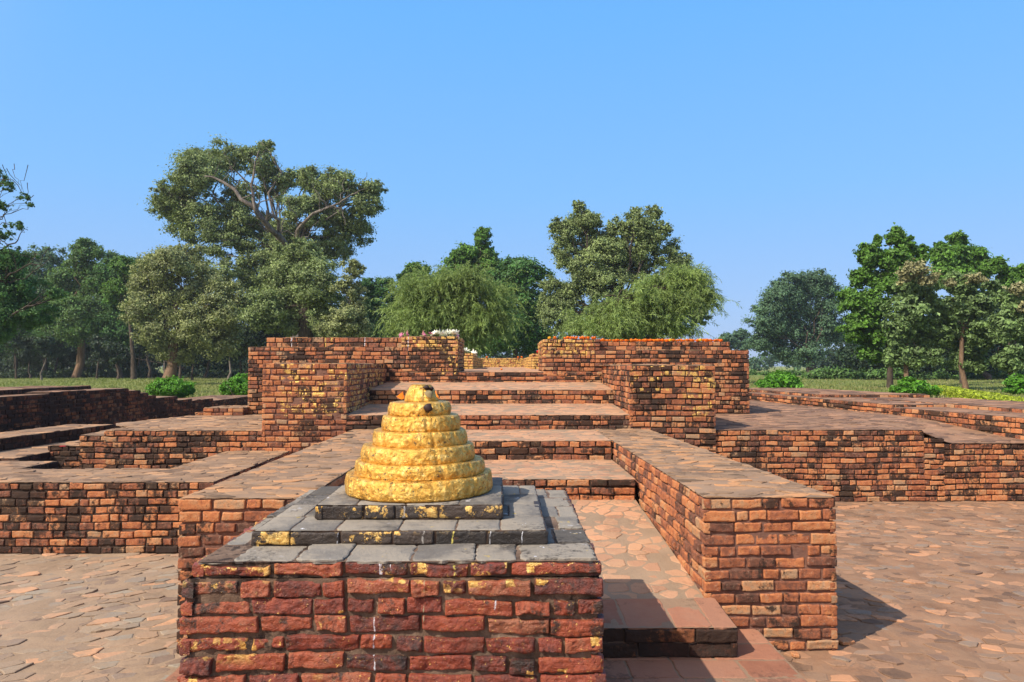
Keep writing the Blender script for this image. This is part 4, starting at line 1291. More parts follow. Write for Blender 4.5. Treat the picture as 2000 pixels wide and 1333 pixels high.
lily_x = [(-1.08, 'white lily at the left end of the white bunch', .5, -.5), (-1.03, 'white lily with petals spread towards the steps beside the leftmost one', 1.0, -.2),
          (-0.985, 'tallest white lily of the bunch, pointing upward', .1, .1), (-0.94, 'white lily just right of the tallest one', .7, .3),
          (-0.89, 'white lily in the middle of the bunch, lying low', 1.2, 0), (-0.845, 'white lily leaning left, right of the middle one', .6, -.4),
          (-0.80, 'upright white lily near the right end of the bunch', .2, .2), (-0.765, 'large open white lily at the right end of the bunch', .7, .5),
          (-0.745, 'white lily hanging over the inner corner of the gate block', 1.4, .7)]
for i, (x, lab, tx, ty) in enumerate(lily_x):
    lily(x, 10.70 + 0.05 * (i % 3), 2.085 if i != 8 else 2.07, 0.95 + 0.1 * (i % 3), tx, ty, i * 1.3, M_WHITE, lab, 'lily', i)
for i, (x, z, lab, tx, ty, s) in enumerate([(-1.61, 2.07, 'pink flower lying flat, leftmost on the left gate block', .8, -.8, .6), (-1.53, 2.08, 'pink flower with faded bud on the left gate block', .6, .4, .5),
                                           (-1.26, 2.07, 'small pink flower midway between the leftmost blooms and the lilies', .9, .2, .6),
                                           (-1.15, 2.09, 'bright pink flower standing just left of the white lilies', .2, -.1, .6), (-0.715, 2.05, 'pink petals hanging under the right end of the lilies', 1.5, 1.0, .55)]):
    lily(x, 10.70, z, s, tx, ty, i * 1.1, M_PINK, lab, 'pink flower', 20 + i, 0.7)
for x, lab in ((-1.525, 'upright faded bud on the left gate block, left of two'), (-1.275, 'upright faded bud on the left gate block, right of two')):
    a = Acc(); tube(a, [(x, 10.74, 2.05), (x + .003, 10.74, 2.09), (x + .001, 10.74, 2.12), (x, 10.74, 2.155)], [0.008, 0.02, 0.014, 0.002], 8)
    tag(a.build('flower_bud', M_BROWNBUD), lab, 'flower bud')
lily(-0.93, 16.2, 1.93, 1.5, 0.4, 0.3, 0.5, M_WHITE, 'single white lily on the left wall of the upper court', 'lily', 31)
lily(-0.80, 17.5, 1.90, 1.4, 1.3, 0.3, 2.5, M_WHITE, 'flattened white lily further along the left wall of the upper court', 'lily', 32)


# small things lying about
def chip(name, x, y, z, lx, ly, h, rz, m, label, cat):
    a = Acc(); rng = np.random.default_rng(int(abs(x * 100)))
    ring = [(-lx, -ly), (0, -ly * 1.1), (lx, -ly * 0.8), (lx * 1.1, ly * .2), (lx * 0.8, ly), (-lx * .3, ly * 1.1), (-lx * 1.05, ly * .4)]
    V = []
    for zz, k in ((0, 1.0), (h * .75, 1.02), (h, 0.9)):
        for (p, q) in ring:
            V.append((p * k, q * k, zz))
    n = len(ring)
    a.add(V, [(i * n + j, i * n + (j + 1) % n, (i + 1) * n + (j + 1) % n, (i + 1) * n + j) for i in range(2) for j in range(n)], [list(range(2 * n, 3 * n))], tint=(0.8, 0.4, 0.5))
    o = a.build(name, m, smooth=False)
    o.location = (x, y, z); o.rotation_euler = (0.05, 0.06, rz)
    return tag(o, label, cat)


chip('brick_chip', 1.965, 3.97, 0.004, 0.045, 0.03, 0.018, 0.3, M_WARM, 'loose flat brick chip lying in the shadow at the right wall end', 'brick chip')
chip('brick_chip', 1.60, 3.80, 0.004, 0.03, 0.02, 0.015, 1.3, M_WARM, 'small brick fragment at the foot of the right wall end', 'brick chip')
chip('petal', -4.05, 6.25, 0.597, 0.035, 0.018, 0.004, 0.3, M_RED, 'dark red petal lying on the paved top of the L shaped wall', 'petal')
chip('petal', -5.05, 7.9, 0.675, 0.03, 0.02, 0.004, 0.9, M_RED, 'tiny red petal on the crumbling corner at the far left', 'petal')

# ------------------------------------------------------------------ vegetation
def leaves(acc, blobs, n, size, sub=16, subr=0.34, seed=0, aspect=0.6, fill=0.25, up=0.35, ty=1.0, droop=0.0, tint=(0.15, 0.85), mat=0, hole=0.0):
    """leaf clumps: every blob (centre, radii) carries smaller clumps over its surface, each clump a shell of leaf faces"""
    rng = np.random.default_rng(seed + 500)
    vol = np.array([b[1][0] * b[1][2] for b in blobs]); vol = vol / vol.sum()
    for (c, r), w in zip(blobs, vol):
        c = np.array(c); r = np.array(r, float)
        m = max(60, int(n * w))
        ns = max(5, int(sub * (0.6 + 0.8 * rng.random())))
        ns = int(ns * 3.2)
        d = rng.normal(0, 1, (ns, 3)); d /= np.linalg.norm(d, axis=1)[:, None]
        sc = c + d * r * (rng.uniform(0.12, 1.0, ns) ** 0.5)[:, None] * 0.92
        sr = (r.mean() * subr * rng.uniform(0.35, 1.3, ns))
        sc = sc + rng.normal(0, 1, (ns, 3)) * r.mean() * 0.10
        if hole:
            keep = rng.random(ns) > hole
            if keep.sum() > 2: sc = sc[keep]; sr = sr[keep]; ns = len(sc); d = d[keep]
        ctint = rng.uniform(-0.16, 0.16, ns)
        k = rng.choice(ns, m, p=sr ** 2 / (sr ** 2).sum())
        q = rng.normal(0, 1, (m, 3)); q /= np.linalg.norm(q, axis=1)[:, None]
        rad = np.where(rng.random(m) < fill, rng.uniform(0.2, 0.8, m), rng.uniform(0.75, 1.12, m))
        rad = np.abs(rng.normal(0.5, 0.5, m))
        P = sc[k] + q * (sr[k] * rad)[:, None] * np.array([1.15, 1.15, 0.8])
        if droop:
            P[:, 2] -= droop * rng.random(m) ** 2
        nrm = q * 0.8 + d[k] * 0.7 + rng.normal(0, 0.55, (m, 3)) + np.array([0, 0, up])
        nrm /= np.linalg.norm(nrm, axis=1)[:, None]
        a = rng.normal(0, 1, (m, 3)); a -= (a * nrm).sum(1)[:, None] * nrm; a /= np.linalg.norm(a, axis=1)[:, None]
        b = np.cross(nrm, a)
        s = size * rng.uniform(0.55, 1.4, m)
        A = a * (s / 2)[:, None]; Bv = b * (s * aspect / 2)[:, None]
        bend = nrm * (s * 0.18)[:, None]
        V = np.stack([P - A - bend, P - Bv, P + A - bend, P + Bv], 1).reshape(-1, 3)
        Q = np.arange(m * 4).reshape(m, 4)
        t = np.clip(rng.uniform(tint[0], tint[1], m) + ctint[k], 0, 1)
        T = np.repeat(np.stack([t, t, t], 1), 4, 0)
        acc.add(V, Q, tint=T, mat=mat)


def limb(acc, p0, p1, r0, r1, rng, wob=0.12, seg=7, n=7, sag=0.0):
    p0 = np.array(p0, float); p1 = np.array(p1, float)
    L = np.linalg.norm(p1 - p0)
    pts = []; rad = []
    off = np.zeros(3)
    for i in range(seg + 1):
        t = i / seg
        if 0 < i < seg:
            off = off * 0.5 + rng.normal(0, 1, 3) * L * wob * 0.5
        p = p0 + (p1 - p0) * t + off * (math.sin(math.pi * t)) + np.array([0, 0, 1]) * (sag * L * math.sin(math.pi * t))
        pts.append(p); rad.append(r0 + (r1 - r0) * t)
    tube(acc, pts, rad, n, noise=0.25)
    return pts


def blobs_from(D, spec, depth_k=0.8, seed=0):
    rng = random.Random(seed)
    out = []
    for (px, py, rx, ry) in spec:
        dy = rng.uniform(-0.5, 0.5) * rx * D / FPX * 1.2
        c = at(px, py, D + dy)
        rx *= D / FPX; ry *= D / FPX
        out.append((tuple(c), (rx, rx * depth_k, ry)))
    return out


def tree(name, label, D, bx, spec, n, size, leaf, bark, r0=0.22, group=None, seed=0, gz=0.3, limbs=True, extra_limbs=(), second=None, cat='tree', trunk_top=None, lean=0.0, forks=1, **kw):
    rng = np.random.default_rng(seed + 9)
    base = at(bx, 714, D); base = np.array([base.x, D, gz])
    root = thing(name, label, cat, tuple(base), group)
    blobs = blobs_from(D, spec, seed=seed)
    acc = Acc()
    low = min(b[0][2] - b[1][2] * 0.6 for b in blobs)
    high = max(b[0][2] for b in blobs)
    cx = float(np.mean([b[0][0] for b in blobs]))
    if trunk_top is None:
        tt = np.array([base[0] * 0.6 + cx * 0.4, D, max(gz + 1.0, low * 0.35 + high * 0.3)])
    else:
        tp_ = at(*trunk_top, D); tt = np.array([tp_.x, D, tp_.z])
    # flared foot
    pts = [base + np.array([0, 0, -0.2]), base + np.array([0, 0, 0.35]), base * 0.6 + tt * 0.4 + rng.normal(0, 0.12, 3), tt]
    tube(acc, pts, [r0 * 1.45, r0 * 1.1, r0 * 0.85, r0 * 0.7], 10, noise=0.3)
    if limbs:
        for (c, r) in blobs:
            pp = limb(acc, tt, c, min(r0 * 0.26, 0.11), min(r0 * 0.07, 0.03), rng, sag=0.06)
            for _ in range(3):
                k = rng.integers(3, 7)
                d = rng.normal(0, 1, 3); d[2] = abs(d[2]) * 0.6
                limb(acc, pp[k], np.array(c) + d / np.linalg.norm(d) * np.array(r) * 0.85, r0 * 0.09, r0 * 0.02, rng, seg=5, n=5)
    for L_ in extra_limbs:     # limbs traced along their real course: list of (px, py, dy, radius)
        P = []; rr = []
        for (px, py, dy, ra) in L_:
            q = at(px, py, D + dy); P.append(tuple(q)); rr.append(ra * 0.48)
        Q_, r_ = [P[0]], [rr[0]]
        for k in range(1, len(P)):
            a_, b_ = np.array(P[k - 1]), np.array(P[k]); l_ = np.linalg.norm(b_ - a_)
            for u in (0.35, 0.7):
                Q_.append(tuple(a_ + (b_ - a_) * u + rng.normal(0, 0.055, 3) * l_)); r_.append(rr[k - 1] + (rr[k] - rr[k - 1]) * u)
                d_ = rng.normal(0, 1, 3); d_[2] = abs(d_[2]) + 0.3; d_[1] -= 0.3
                limb(acc, Q_[-1], np.array(Q_[-1]) + d_ / np.linalg.norm(d_) * rng.uniform(1.2, 2.6) * D / 52, r_[-1] * 0.35, 0.015, rng, seg=5, n=5)
            Q_.append(P[k]); r_.append(rr[k])
        tube(acc, Q_, r_, 9, noise=0.35)
    acc.build('trunk', bark, root)
    acc = Acc()
    leaves(acc, blobs, int(n * 2.1), size * 0.72, seed=seed, **kw)
    mats = [leaf]
    if second:
        lf2, spec2, n2, s2 = second
        leaves(acc, blobs_from(D - 1, spec2, seed=seed + 3), n2, s2, seed=seed + 4, sub=14, subr=0.3, mat=1)
        mats.append(lf2)
    acc.build('crown', mats, root, smooth=False)
    return root


def feather_tree(name, label, D, bx, spec, n, leaf, bark, seed=0, gz=0.3, trunk=None, r0=0.3, slen=(0.8, 1.9)):
    """tree with fine drooping foliage: thin hanging sprays with needle-like leaflets"""
    rng = np.random.default_rng(seed + 77)
    base = np.array([at(bx, 714, D).x, D, gz])
    root = thing(name, label, 'tree', tuple(base))
    blobs = blobs_from(D, spec, seed=seed)
    acc = Acc()
    tops = []
    if trunk:
        P = []; rr = []
        for (px, py, ra) in trunk:
            q = at(px, py, D); P.append(tuple(q)); rr.append(ra)
        P = [tuple(base)] + P; rr = [rr[0] * 1.2] + rr
        tube(acc, P, rr, 9, noise=0.3)
        tt = np.array(P[-1])
    else:
        tt = base + np.array([0, 0, 2.2])
        tube(acc, [base, base + np.array([0.1, 0, 1.0]), tt], [r0, r0 * 0.8, r0 * 0.6], 9, noise=0.3)
    for (c, r) in blobs:
        pp = limb(acc, tt, np.array(c) + np.array([0, 0, r[2] * 0.3]), r0 * 0.35, r0 * 0.08, rng, sag=0.12)
        for _ in range(5):
            k = rng.integers(2, 7)
            d = rng.normal(0, 1, 3); d[2] = abs(d[2])
            limb(acc, pp[k], np.array(c) + d / np.linalg.norm(d) * np.array(r) * 0.95, r0 * 0.12, r0 * 0.03, rng, seg=5, n=5, sag=0.15)
    acc.build('trunk', bark, root)
    acc = Acc()
    area = np.array([b[1][0] * b[1][2] for b in blobs]); area = area / area.sum()
    for (c, r), w in zip(blobs, area):
        m = int(n * w); c = np.array(c); r = np.array(r)
        d = rng.normal(0, 1, (m, 3)); d /= np.linalg.norm(d, axis=1)[:, None]
        d[:, 2] = np.abs(d[:, 2]) * 0.9 - 0.35
        # gather sprays into tufts
        nt_ = max(8, m // 26)
        td = d[:nt_]
        k = rng.integers(0, nt_, m)
        dd = td[k] + rng.normal(0, 0.15, (m, 3))
        P0 = c + dd * r * (rng.uniform(0.35, 1.25, nt_)[k] + rng.normal(0, 0.06, m))[:, None]
        L = rng.uniform(slen[0], slen[1], m) * rng.uniform(0.6, 1.2, nt_)[k]
        out = dd * np.array([1, 1, 0.2]); out /= np.linalg.norm(out, axis=1)[:, None] + 1e-6
        ct = rng.uniform(-0.2, 0.2, nt_)
        seg = 9
        vel = out * 0.8 + np.array([0, 0, 0.85]) + rng.normal(0, 0.42, (m, 3))
        P = P0.copy()
        for s in range(seg):
            step = vel * (L / seg)[:, None]
            Pn = P + step
            # stem strip
            side = np.cross(vel, rng.normal(0, 1, (m, 3))); side /= np.linalg.norm(side, axis=1)[:, None] + 1e-6
            wd = 0.010
            V = np.stack([P - side * wd, P + side * wd, Pn + side * wd * .6, Pn - side * wd * .6], 1).reshape(-1, 3)
            t = np.clip(rng.uniform(0.2, 0.7, m) + ct[k], 0, 1)
            acc.add(V, np.arange(m * 4).reshape(m, 4), tint=np.repeat(np.stack([t, t, t], 1), 4, 0))
            # leaflets
            for _ in range(3):
                base_p = P + step * rng.random(m)[:, None]
                ld = vel / (np.linalg.norm(vel, axis=1)[:, None] + 1e-6) * 0.5 + rng.normal(0, 0.45, (m, 3)) + np.array([0, 0, -0.35])
                ld /= np.linalg.norm(ld, axis=1)[:, None]
                sd = np.cross(ld, rng.normal(0, 1, (m, 3))); sd /= np.linalg.norm(sd, axis=1)[:, None] + 1e-6
                ll = rng.uniform(0.10, 0.24, m)[:, None]
                w_ = 0.013
                V = np.stack([base_p, base_p + ld * ll * .5 + sd * w_, base_p + ld * ll, base_p + ld * ll * .5 - sd * w_], 1).reshape(-1, 3)
                t = np.clip(rng.uniform(0.25, 0.85, m) + ct[k], 0, 1)
                acc.add(V, np.arange(m * 4).reshape(m, 4), tint=np.repeat(np.stack([t, t, t], 1), 4, 0))
            P = Pn
            vel = vel * 0.88 + np.array([0, 0, -0.175])
    acc.build('crown', leaf, root, smooth=False)
    return root


def build_trees():
    # great fig tree with bare pale limbs
    tree('fig_tree', 'huge old fig tree with spreading crown and bare pale grey limbs, tallest on the left', 52, 598,
         [(395, 350, 62, 50), (345, 400, 55, 42), (440, 310, 55, 35), (505, 310, 38, 35), (400, 440, 65, 50), (470, 390, 45, 35), (540, 360, 40, 35), (600, 350, 45, 28),
          (660, 365, 50, 32), (712, 395, 42, 42), (690, 440, 45, 40), (640, 430, 40, 35), (380, 310, 26, 22), (590, 410, 45, 35), (450, 480, 60, 40), (560, 455, 50, 32),
          (330, 375, 32, 26), (650, 480, 50, 30), (520, 285, 20, 14), (730, 370, 24, 18), (430, 540, 60, 50), (520, 520, 60, 45), (500, 440, 40, 30), (540, 490, 45, 30), (470, 430, 40, 30), (600, 500, 40, 25), (620, 395, 35, 22)],
         100000, 0.25, L_FICUS, B_PALE, r0=0.75, seed=1, sub=24, subr=0.27, fill=0.12, limbs=True, trunk_top=(565, 490), hole=0.30,
         extra_limbs=[[(598, 690, 0, .75), (600, 620, 0, .65), (585, 540, 0, .55), (560, 480, -2, .5), (530, 450, -5, .42), (490, 402, -6, .33), (445, 362, -6, .22), (400, 345, -6, .12)],
                      [(530, 450, -5, .32), (500, 415, -6.5, .28), (495, 380, -6.5, .2), (497, 330, -6.5, .13), (505, 295, -6.5, .06)],
                      [(585, 540, 0, .5), (575, 490, -4, .36), (583, 450, -6, .28), (610, 418, -7, .22), (650, 402, -7, .16), (680, 385, -7, .1), (700, 372, -7, .05)],
                      [(560, 480, -2, .36), (545, 430, -5, .22), (522, 412, -6, .2), (521, 445, -5, .2)],
                      [(650, 402, -7, .1), (668, 410, -7, .07), (674, 440, -7, .04)]])
    tree('fig_tree', 'rounded leafy fig tree with a stout dark trunk right behind the left gate block', 40, 597,
         [(580, 520, 60, 48), (545, 560, 55, 50), (620, 560, 55, 55), (520, 610, 50, 45), (580, 600, 60, 45), (640, 620, 45, 45), (590, 490, 35, 25), (566, 640, 24, 18), (640, 650, 26, 16)],
         40000, 0.20, L_FICUS, B_DARK, r0=0.55, seed=2, sub=22, subr=0.27, fill=0.12, trunk_top=(597, 600), hole=0.1)
    tree('olive_toned_tree', 'pale olive leaved tree hanging low at the left foot of the great fig tree', 46, 330,
         [(330, 520, 55, 38), (290, 545, 45, 40), (280, 600, 42, 45), (330, 600, 50, 55), (390, 560, 50, 50), (380, 630, 50, 50), (440, 600, 50, 50), (350, 680, 45, 40), (430, 660, 45, 45), (300, 650, 38, 35), (365, 500, 40, 25)],
         52000, 0.22, L_OLIVE, B_RED, r0=0.4, seed=3, sub=22, subr=0.27, fill=0.12, hole=0.1)
    tree('slim_tree', 'slim light green tree with bare twigs at the right foot of the great fig', 38, 682,
         [(690, 525, 26, 20), (685, 560, 30, 28), (700, 590, 24, 24), (680, 620, 36, 30), (650, 640, 36, 24), (700, 640, 34, 24)],
         16000, 0.17, L_OLIVE, B_PALE, r0=0.14, seed=4, sub=20, subr=0.25, fill=0.1, hole=0.15)
    # leftmost near tree leaning into the picture
    tree('thorn_tree', 'dark tree leaning in from the left edge with sparse bare upper twigs', 30, -60,
         [(-10, 520, 60, 40), (20, 570, 65, 40), (-20, 620, 80, 50), (60, 610, 55, 30), (30, 500, 40, 18), (110, 575, 22, 12)],
         26000, 0.14, L_DEEP, B_DARK, r0=0.3, seed=5, sub=26, subr=0.22, fill=0.1, hole=0.15,
         extra_limbs=[[(-60, 640, 0, .25), (-30, 560, 0, .2), (20, 535, -.5, .08), (60, 515, -.5, .05), (84, 520, -.5, .02)], [(-40, 560, 0, .18), (0, 490, 0, .10), (30, 475, 0, .06), (46, 450, 0, .02)],
                      [(-40, 400, 0, .10), (0, 350, 0, .05), (25, 352, 0, .035), (50, 385, 0, .02), (62, 395, 0, .008)], [(0, 550, 0, .1), (50, 545, 0, .05), (100, 500, 0, .02)],
                      [(-60, 640, 0, .25), (-50, 500, 0, .18), (-40, 400, 0, .10)], [(-20, 440, 0, .05), (10, 420, 0, .03), (20, 400, 0, .01)]])
    tree('thorn_twigs_tree', 'thin leaved tree top at the upper left edge, mostly bare twigs against the sky', 30, -70,
         [(-5, 345, 26, 12), (15, 365, 22, 12), (45, 385, 16, 8), (0, 400, 24, 12), (30, 440, 22, 12), (5, 455, 24, 14), (60, 400, 9, 6)],
         2600, 0.12, L_DEEP, B_DARK, r0=0.10, seed=6, sub=10, subr=0.25, fill=0.1, hole=0.3, limbs=True, trunk_top=(-40, 440))
    # left background wood
    labs = ['blue green tree crown rising at the left beyond the leaning tree', 'tall domed green tree with a stout tan trunk in the left background', 'mid green tree right of the domed one in the left background',
            'bright topped tree beside the olive toned tree in the left background', 'far hazy tree with flat crown left of the great fig tree', 'far tree at the left edge behind the leaning tree',
            'dark tree filling the shade under the left wood', 'dark tree behind the great fig tree', 'dark bushy tree behind the slim tree']
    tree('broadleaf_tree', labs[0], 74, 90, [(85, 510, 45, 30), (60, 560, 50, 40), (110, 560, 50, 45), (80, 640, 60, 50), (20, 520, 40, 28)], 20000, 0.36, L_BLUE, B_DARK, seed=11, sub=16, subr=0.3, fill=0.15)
    tree('broadleaf_tree', labs[1], 68, 152, [(170, 500, 38, 26), (150, 550, 55, 45), (200, 545, 45, 45), (120, 610, 50, 45), (170, 620, 60, 50), (210, 620, 45, 45), (165, 480, 22, 16)],
         32000, 0.34, L_MID, B_RED, r0=0.42, seed=12, sub=18, subr=0.3, fill=0.15, limbs=True, trunk_top=(160, 660))
    tree('broadleaf_tree', labs[2], 66, 235, [(225, 540, 35, 32), (250, 590, 45, 40), (220, 640, 50, 40), (265, 650, 40, 40)], 20000, 0.34, L_DEEP, B_DARK, seed=13, sub=16, subr=0.3, fill=0.15)
    tree('broadleaf_tree', labs[3], 62, 262, [(240, 520, 26, 18), (250, 555, 30, 25), (225, 570, 24, 24)], 8000, 0.32, L_BRIGHT, B_DARK, seed=14, sub=14, subr=0.3)
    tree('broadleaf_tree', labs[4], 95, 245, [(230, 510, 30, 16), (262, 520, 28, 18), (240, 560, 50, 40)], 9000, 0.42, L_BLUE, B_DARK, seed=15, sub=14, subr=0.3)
    tree('broadleaf_tree', labs[5], 70, 30, [(20, 560, 50, 50), (10, 640, 60, 50), (60, 660, 50, 40)], 16000, 0.36, L_DEEP, B_DARK, seed=16, sub=14, subr=0.32)
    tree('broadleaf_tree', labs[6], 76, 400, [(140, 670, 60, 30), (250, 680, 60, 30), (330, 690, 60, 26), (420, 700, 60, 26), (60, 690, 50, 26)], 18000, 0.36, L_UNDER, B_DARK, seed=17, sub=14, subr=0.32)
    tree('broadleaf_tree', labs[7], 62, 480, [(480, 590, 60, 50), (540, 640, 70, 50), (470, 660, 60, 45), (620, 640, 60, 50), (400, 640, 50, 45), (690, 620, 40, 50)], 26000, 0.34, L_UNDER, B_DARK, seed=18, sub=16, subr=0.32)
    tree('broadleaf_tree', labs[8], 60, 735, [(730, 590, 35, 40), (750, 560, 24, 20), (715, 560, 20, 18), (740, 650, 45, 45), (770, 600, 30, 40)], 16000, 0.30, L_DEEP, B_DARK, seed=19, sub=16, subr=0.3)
    # thin trunks standing along the left wood edge
    for i, (bx, D, top, w) in enumerate([(32, 64, 640, .16), (82, 60, 660, .13), (108, 72, 650, .2), (190, 64, 660, .15), (232, 62, 670, .2), (292, 66, 650, .28), (325, 58, 660, .14), (352, 64, 660, .22),
                                         (376, 60, 665, .14), (402, 66, 660, .25), (448, 56, 650, .18), (472, 62, 660, .2), (60, 66, 660, .15), (268, 70, 650, .2)]):
        p = at(bx, 714, D)
        sp = [(bx + random.uniform(-10, 10), top + 12, 22, 14), (bx + random.uniform(-16, 16), top + 32, 16, 10)]
        nm = ['slender straight', 'slender leaning', 'thicker straight'][i % 3]
        where = ['nearest the left edge of the wood', 'second from the left edge of the wood', 'right of the pair at the left edge', 'just right of the stout tan trunk', 'halfway from stout tan trunk to clipped bush',
                 'above the left edge of the clipped bush', 'rising behind the middle of the clipped bush', 'rising behind the right half of the clipped bush', 'just right of the clipped bush', 'in the gap between the two bushes',
                 'above the bush that touches the gate block', 'close to the left gate block', 'between the two left edge trunks', 'in the dark left of the clipped bush']
        tree('slender_tree', '%s trunk, small dark crown, %s' % (nm, where[i]), D, bx, sp, 1800, 0.30, L_UNDER, B_PALE if i in (1, 6, 10) else B_DARK, r0=w * 0.62, seed=30 + i, sub=10, subr=0.35,
             group='slender trees along the edge of the left wood')
    # middle
    feather_tree('willow_like_tree', 'drooping feathery tree seen between the two gate blocks', 30, 880,
                 [(812, 585, 22, 26), (850, 568, 34, 22), (900, 556, 32, 20), (935, 580, 28, 24), (802, 640, 20, 40), (850, 630, 42, 40), (920, 640, 44, 40), (950, 640, 20, 30), (820, 685, 40, 24), (900, 685, 46, 24), (935, 600, 30, 28)],
                 4000, L_FEATHER, B_DARK, seed=51, r0=0.28)
    feather_tree('willow_like_tree', 'feathery light green tree with a leaning dark trunk behind the right gate block', 29, 1262,
                 [(1150, 645, 36, 20), (1195, 640, 34, 20), (1225, 620, 28, 24), (1285, 590, 28, 24), (1330, 552, 32, 26), (1352, 590, 28, 30), (1300, 562, 26, 24), (1262, 585, 26, 22), (1240, 610, 30, 22), (1290, 645, 36, 22), (1360, 570, 12, 16), (1180, 615, 24, 14), (1240, 655, 36, 18)],
                 3700, L_FEATHER, B_DARK, seed=52, trunk=[(1262, 668, .13), (1275, 645, .12), (1290, 622, .10), (1305, 600, .07), (1325, 575, .04)], slen=(0.6, 1.4))
    tree('conifer_like_tree', 'dark green tree with a pointed lumpy top above the drooping tree', 58, 905,
         [(942, 465, 17, 24), (946, 500, 26, 26), (912, 498, 26, 20), (890, 500, 14, 14), (905, 530, 45, 30), (955, 530, 40, 30), (815, 530, 30, 18), (800, 545, 25, 18), (900, 570, 60, 40)],
         24000, 0.34, L_BRIGHT, B_DARK, seed=53, sub=20, subr=0.32, fill=0.15)
    tree('broadleaf_tree', 'dense dark tree with a sunlit top between drooping tree and tall grey green one', 52, 1006,
         [(1010, 520, 38, 22), (1030, 545, 42, 36), (985, 550, 35, 36), (1010, 590, 50, 50), (1030, 640, 50, 55), (970, 650, 50, 50), (1000, 520, 20, 14)],
         26000, 0.30, L_DEEP, B_DARK, seed=54, sub=20, subr=0.3, fill=0.15)
    tree('broadleaf_tree', 'dark tree filling the gap low behind the gate opening', 60, 860,
         [(800, 640, 50, 50), (880, 650, 60, 45), (950, 640, 60, 50), (1060, 670, 50, 30), (840, 590, 60, 40)], 16000, 0.36, L_UNDER, B_DARK, seed=55, sub=14, subr=0.32)
    tree('peepul_tree', 'tall grey green tree with two rounded heads behind the right gate block', 44, 1205,
         [(1135, 440, 34, 30), (1105, 455, 30, 35), (1150, 430, 30, 22), (1130, 405, 14, 16), (1110, 500, 42, 36), (1160, 480, 38, 40), (1200, 490, 35, 40), (1245, 440, 36, 30), (1260, 470, 42, 42), (1290, 450, 22, 24),
          (1300, 500, 32, 35), (1225, 520, 50, 45), (1180, 560, 50, 45), (1110, 580, 45, 45), (1090, 620, 35, 40), (1135, 630, 45, 35), (1200, 620, 55, 45), (1280, 570, 50, 50), (1325, 545, 24, 30), (1340, 600, 38, 40),
          (1365, 620, 22, 20), (1300, 640, 45, 30), (1240, 412, 12, 10), (1275, 415, 22, 16), (1205, 450, 26, 26), (1330, 515, 26, 24), (1350, 550, 28, 30), (1365, 585, 22, 22), (1085, 440, 16, 18), (1075, 560, 24, 24), (1070, 600, 26, 26), (1190, 520, 50, 50), (1140, 530, 40, 40)],
         95000, 0.20, L_FICUS, B_DARK, r0=0.4, seed=56, sub=24, subr=0.26, fill=0.12, hole=0.05, tint=(0.1, 0.9))
    for i, (bx, sp) in enumerate([(1425, [(1418, 662, 14, 12), (1430, 675, 18, 14)]), (1450, [(1446, 655, 14, 14), (1455, 672, 16, 16)])]):
        tree('broadleaf_tree', ['small hazy far tree just right of the right gate block', 'small hazy far tree touching the big blue green tree on the right'][i], 120, bx, sp, 3000, 0.55, L_BLUE, B_DARK, seed=57 + i, sub=12, subr=0.35)
    # right
    tree('broadleaf_tree', 'big rounded blue green tree standing alone on the far lawn at the right', 80, 1584,
         [(1545, 555, 35, 24), (1590, 550, 40, 24), (1520, 585, 42, 30), (1570, 590, 55, 38), (1620, 590, 30, 38), (1500, 625, 38, 36), (1550, 645, 55, 42), (1610, 640, 40, 42), (1490, 665, 32, 34), (1560, 685, 55, 28), (1520, 560, 20, 14), (1610, 555, 20, 20)],
         44000, 0.36, L_BLUE, B_DARK, r0=0.6, seed=60, sub=22, subr=0.28, fill=0.15, trunk_top=(1580, 700))
    tree('teak_tree', 'tall bright green tree with a slender dark trunk, tallest on the right', 38, 1738,
         [(1752, 462, 20, 22), (1768, 480, 18, 22), (1715, 470, 8, 14), (1700, 500, 26, 24), (1745, 510, 36, 26), (1690, 540, 30, 26), (1735, 550, 40, 30), (1665, 590, 32, 30), (1700, 600, 40, 34), (1680, 640, 36, 32), (1720, 650, 34, 30), (1700, 690, 30, 20), (1790, 500, 26, 22)],
         26000, 0.30, L_BRIGHT, B_DARK, r0=0.16, seed=61, sub=20, subr=0.27, fill=0.12, hole=0.12, trunk_top=(1730, 640))
    tree('teak_tree', 'teak tree with brownish flower heads in front of the tallest right hand tree', 35, 1770,
         [(1780, 560, 42, 36), (1770, 610, 42, 30), (1800, 640, 40, 30), (1760, 650, 36, 30), (1790, 690, 42, 30), (1750, 700, 30, 24), (1810, 590, 26, 28)],
         15000, 0.28, L_TEAK, B_RED, r0=0.12, seed=62, sub=18, subr=0.28, fill=0.12, hole=0.15, trunk_top=(1770, 650), second=(L_FLOWER, [(1785, 528, 32, 18), (1810, 545, 24, 16), (1765, 545, 18, 12)], 2200, 0.16))
    tree('teak_tree', 'bright crowned teak tree behind the brownish flowering one', 46, 1880,
         [(1870, 470, 22, 20), (1850, 500, 34, 28), (1890, 500, 36, 28), (1920, 520, 28, 24), (1860, 540, 44, 30), (1835, 485, 14, 14)],
         16000, 0.32, L_BRIGHT, B_DARK, r0=0.18, seed=63, sub=20, subr=0.28, fill=0.12, hole=0.1)
    tree('teak_tree', 'broad muted green teak tree with two thin trunks right of centre in the right group', 35, 1885,
         [(1880, 555, 34, 24), (1850, 600, 36, 30), (1900, 600, 40, 34), (1870, 650, 44, 34), (1920, 650, 34, 34), (1890, 700, 40, 30), (1935, 570, 28, 24), (1840, 650, 26, 30)],
         18000, 0.28, L_TEAK, B_RED, r0=0.13, seed=64, sub=18, subr=0.28, fill=0.12, hole=0.18, trunk_top=(1880, 640), second=(L_FLOWER, [(1855, 552, 14, 8), (1905, 545, 24, 10)], 700, 0.16))
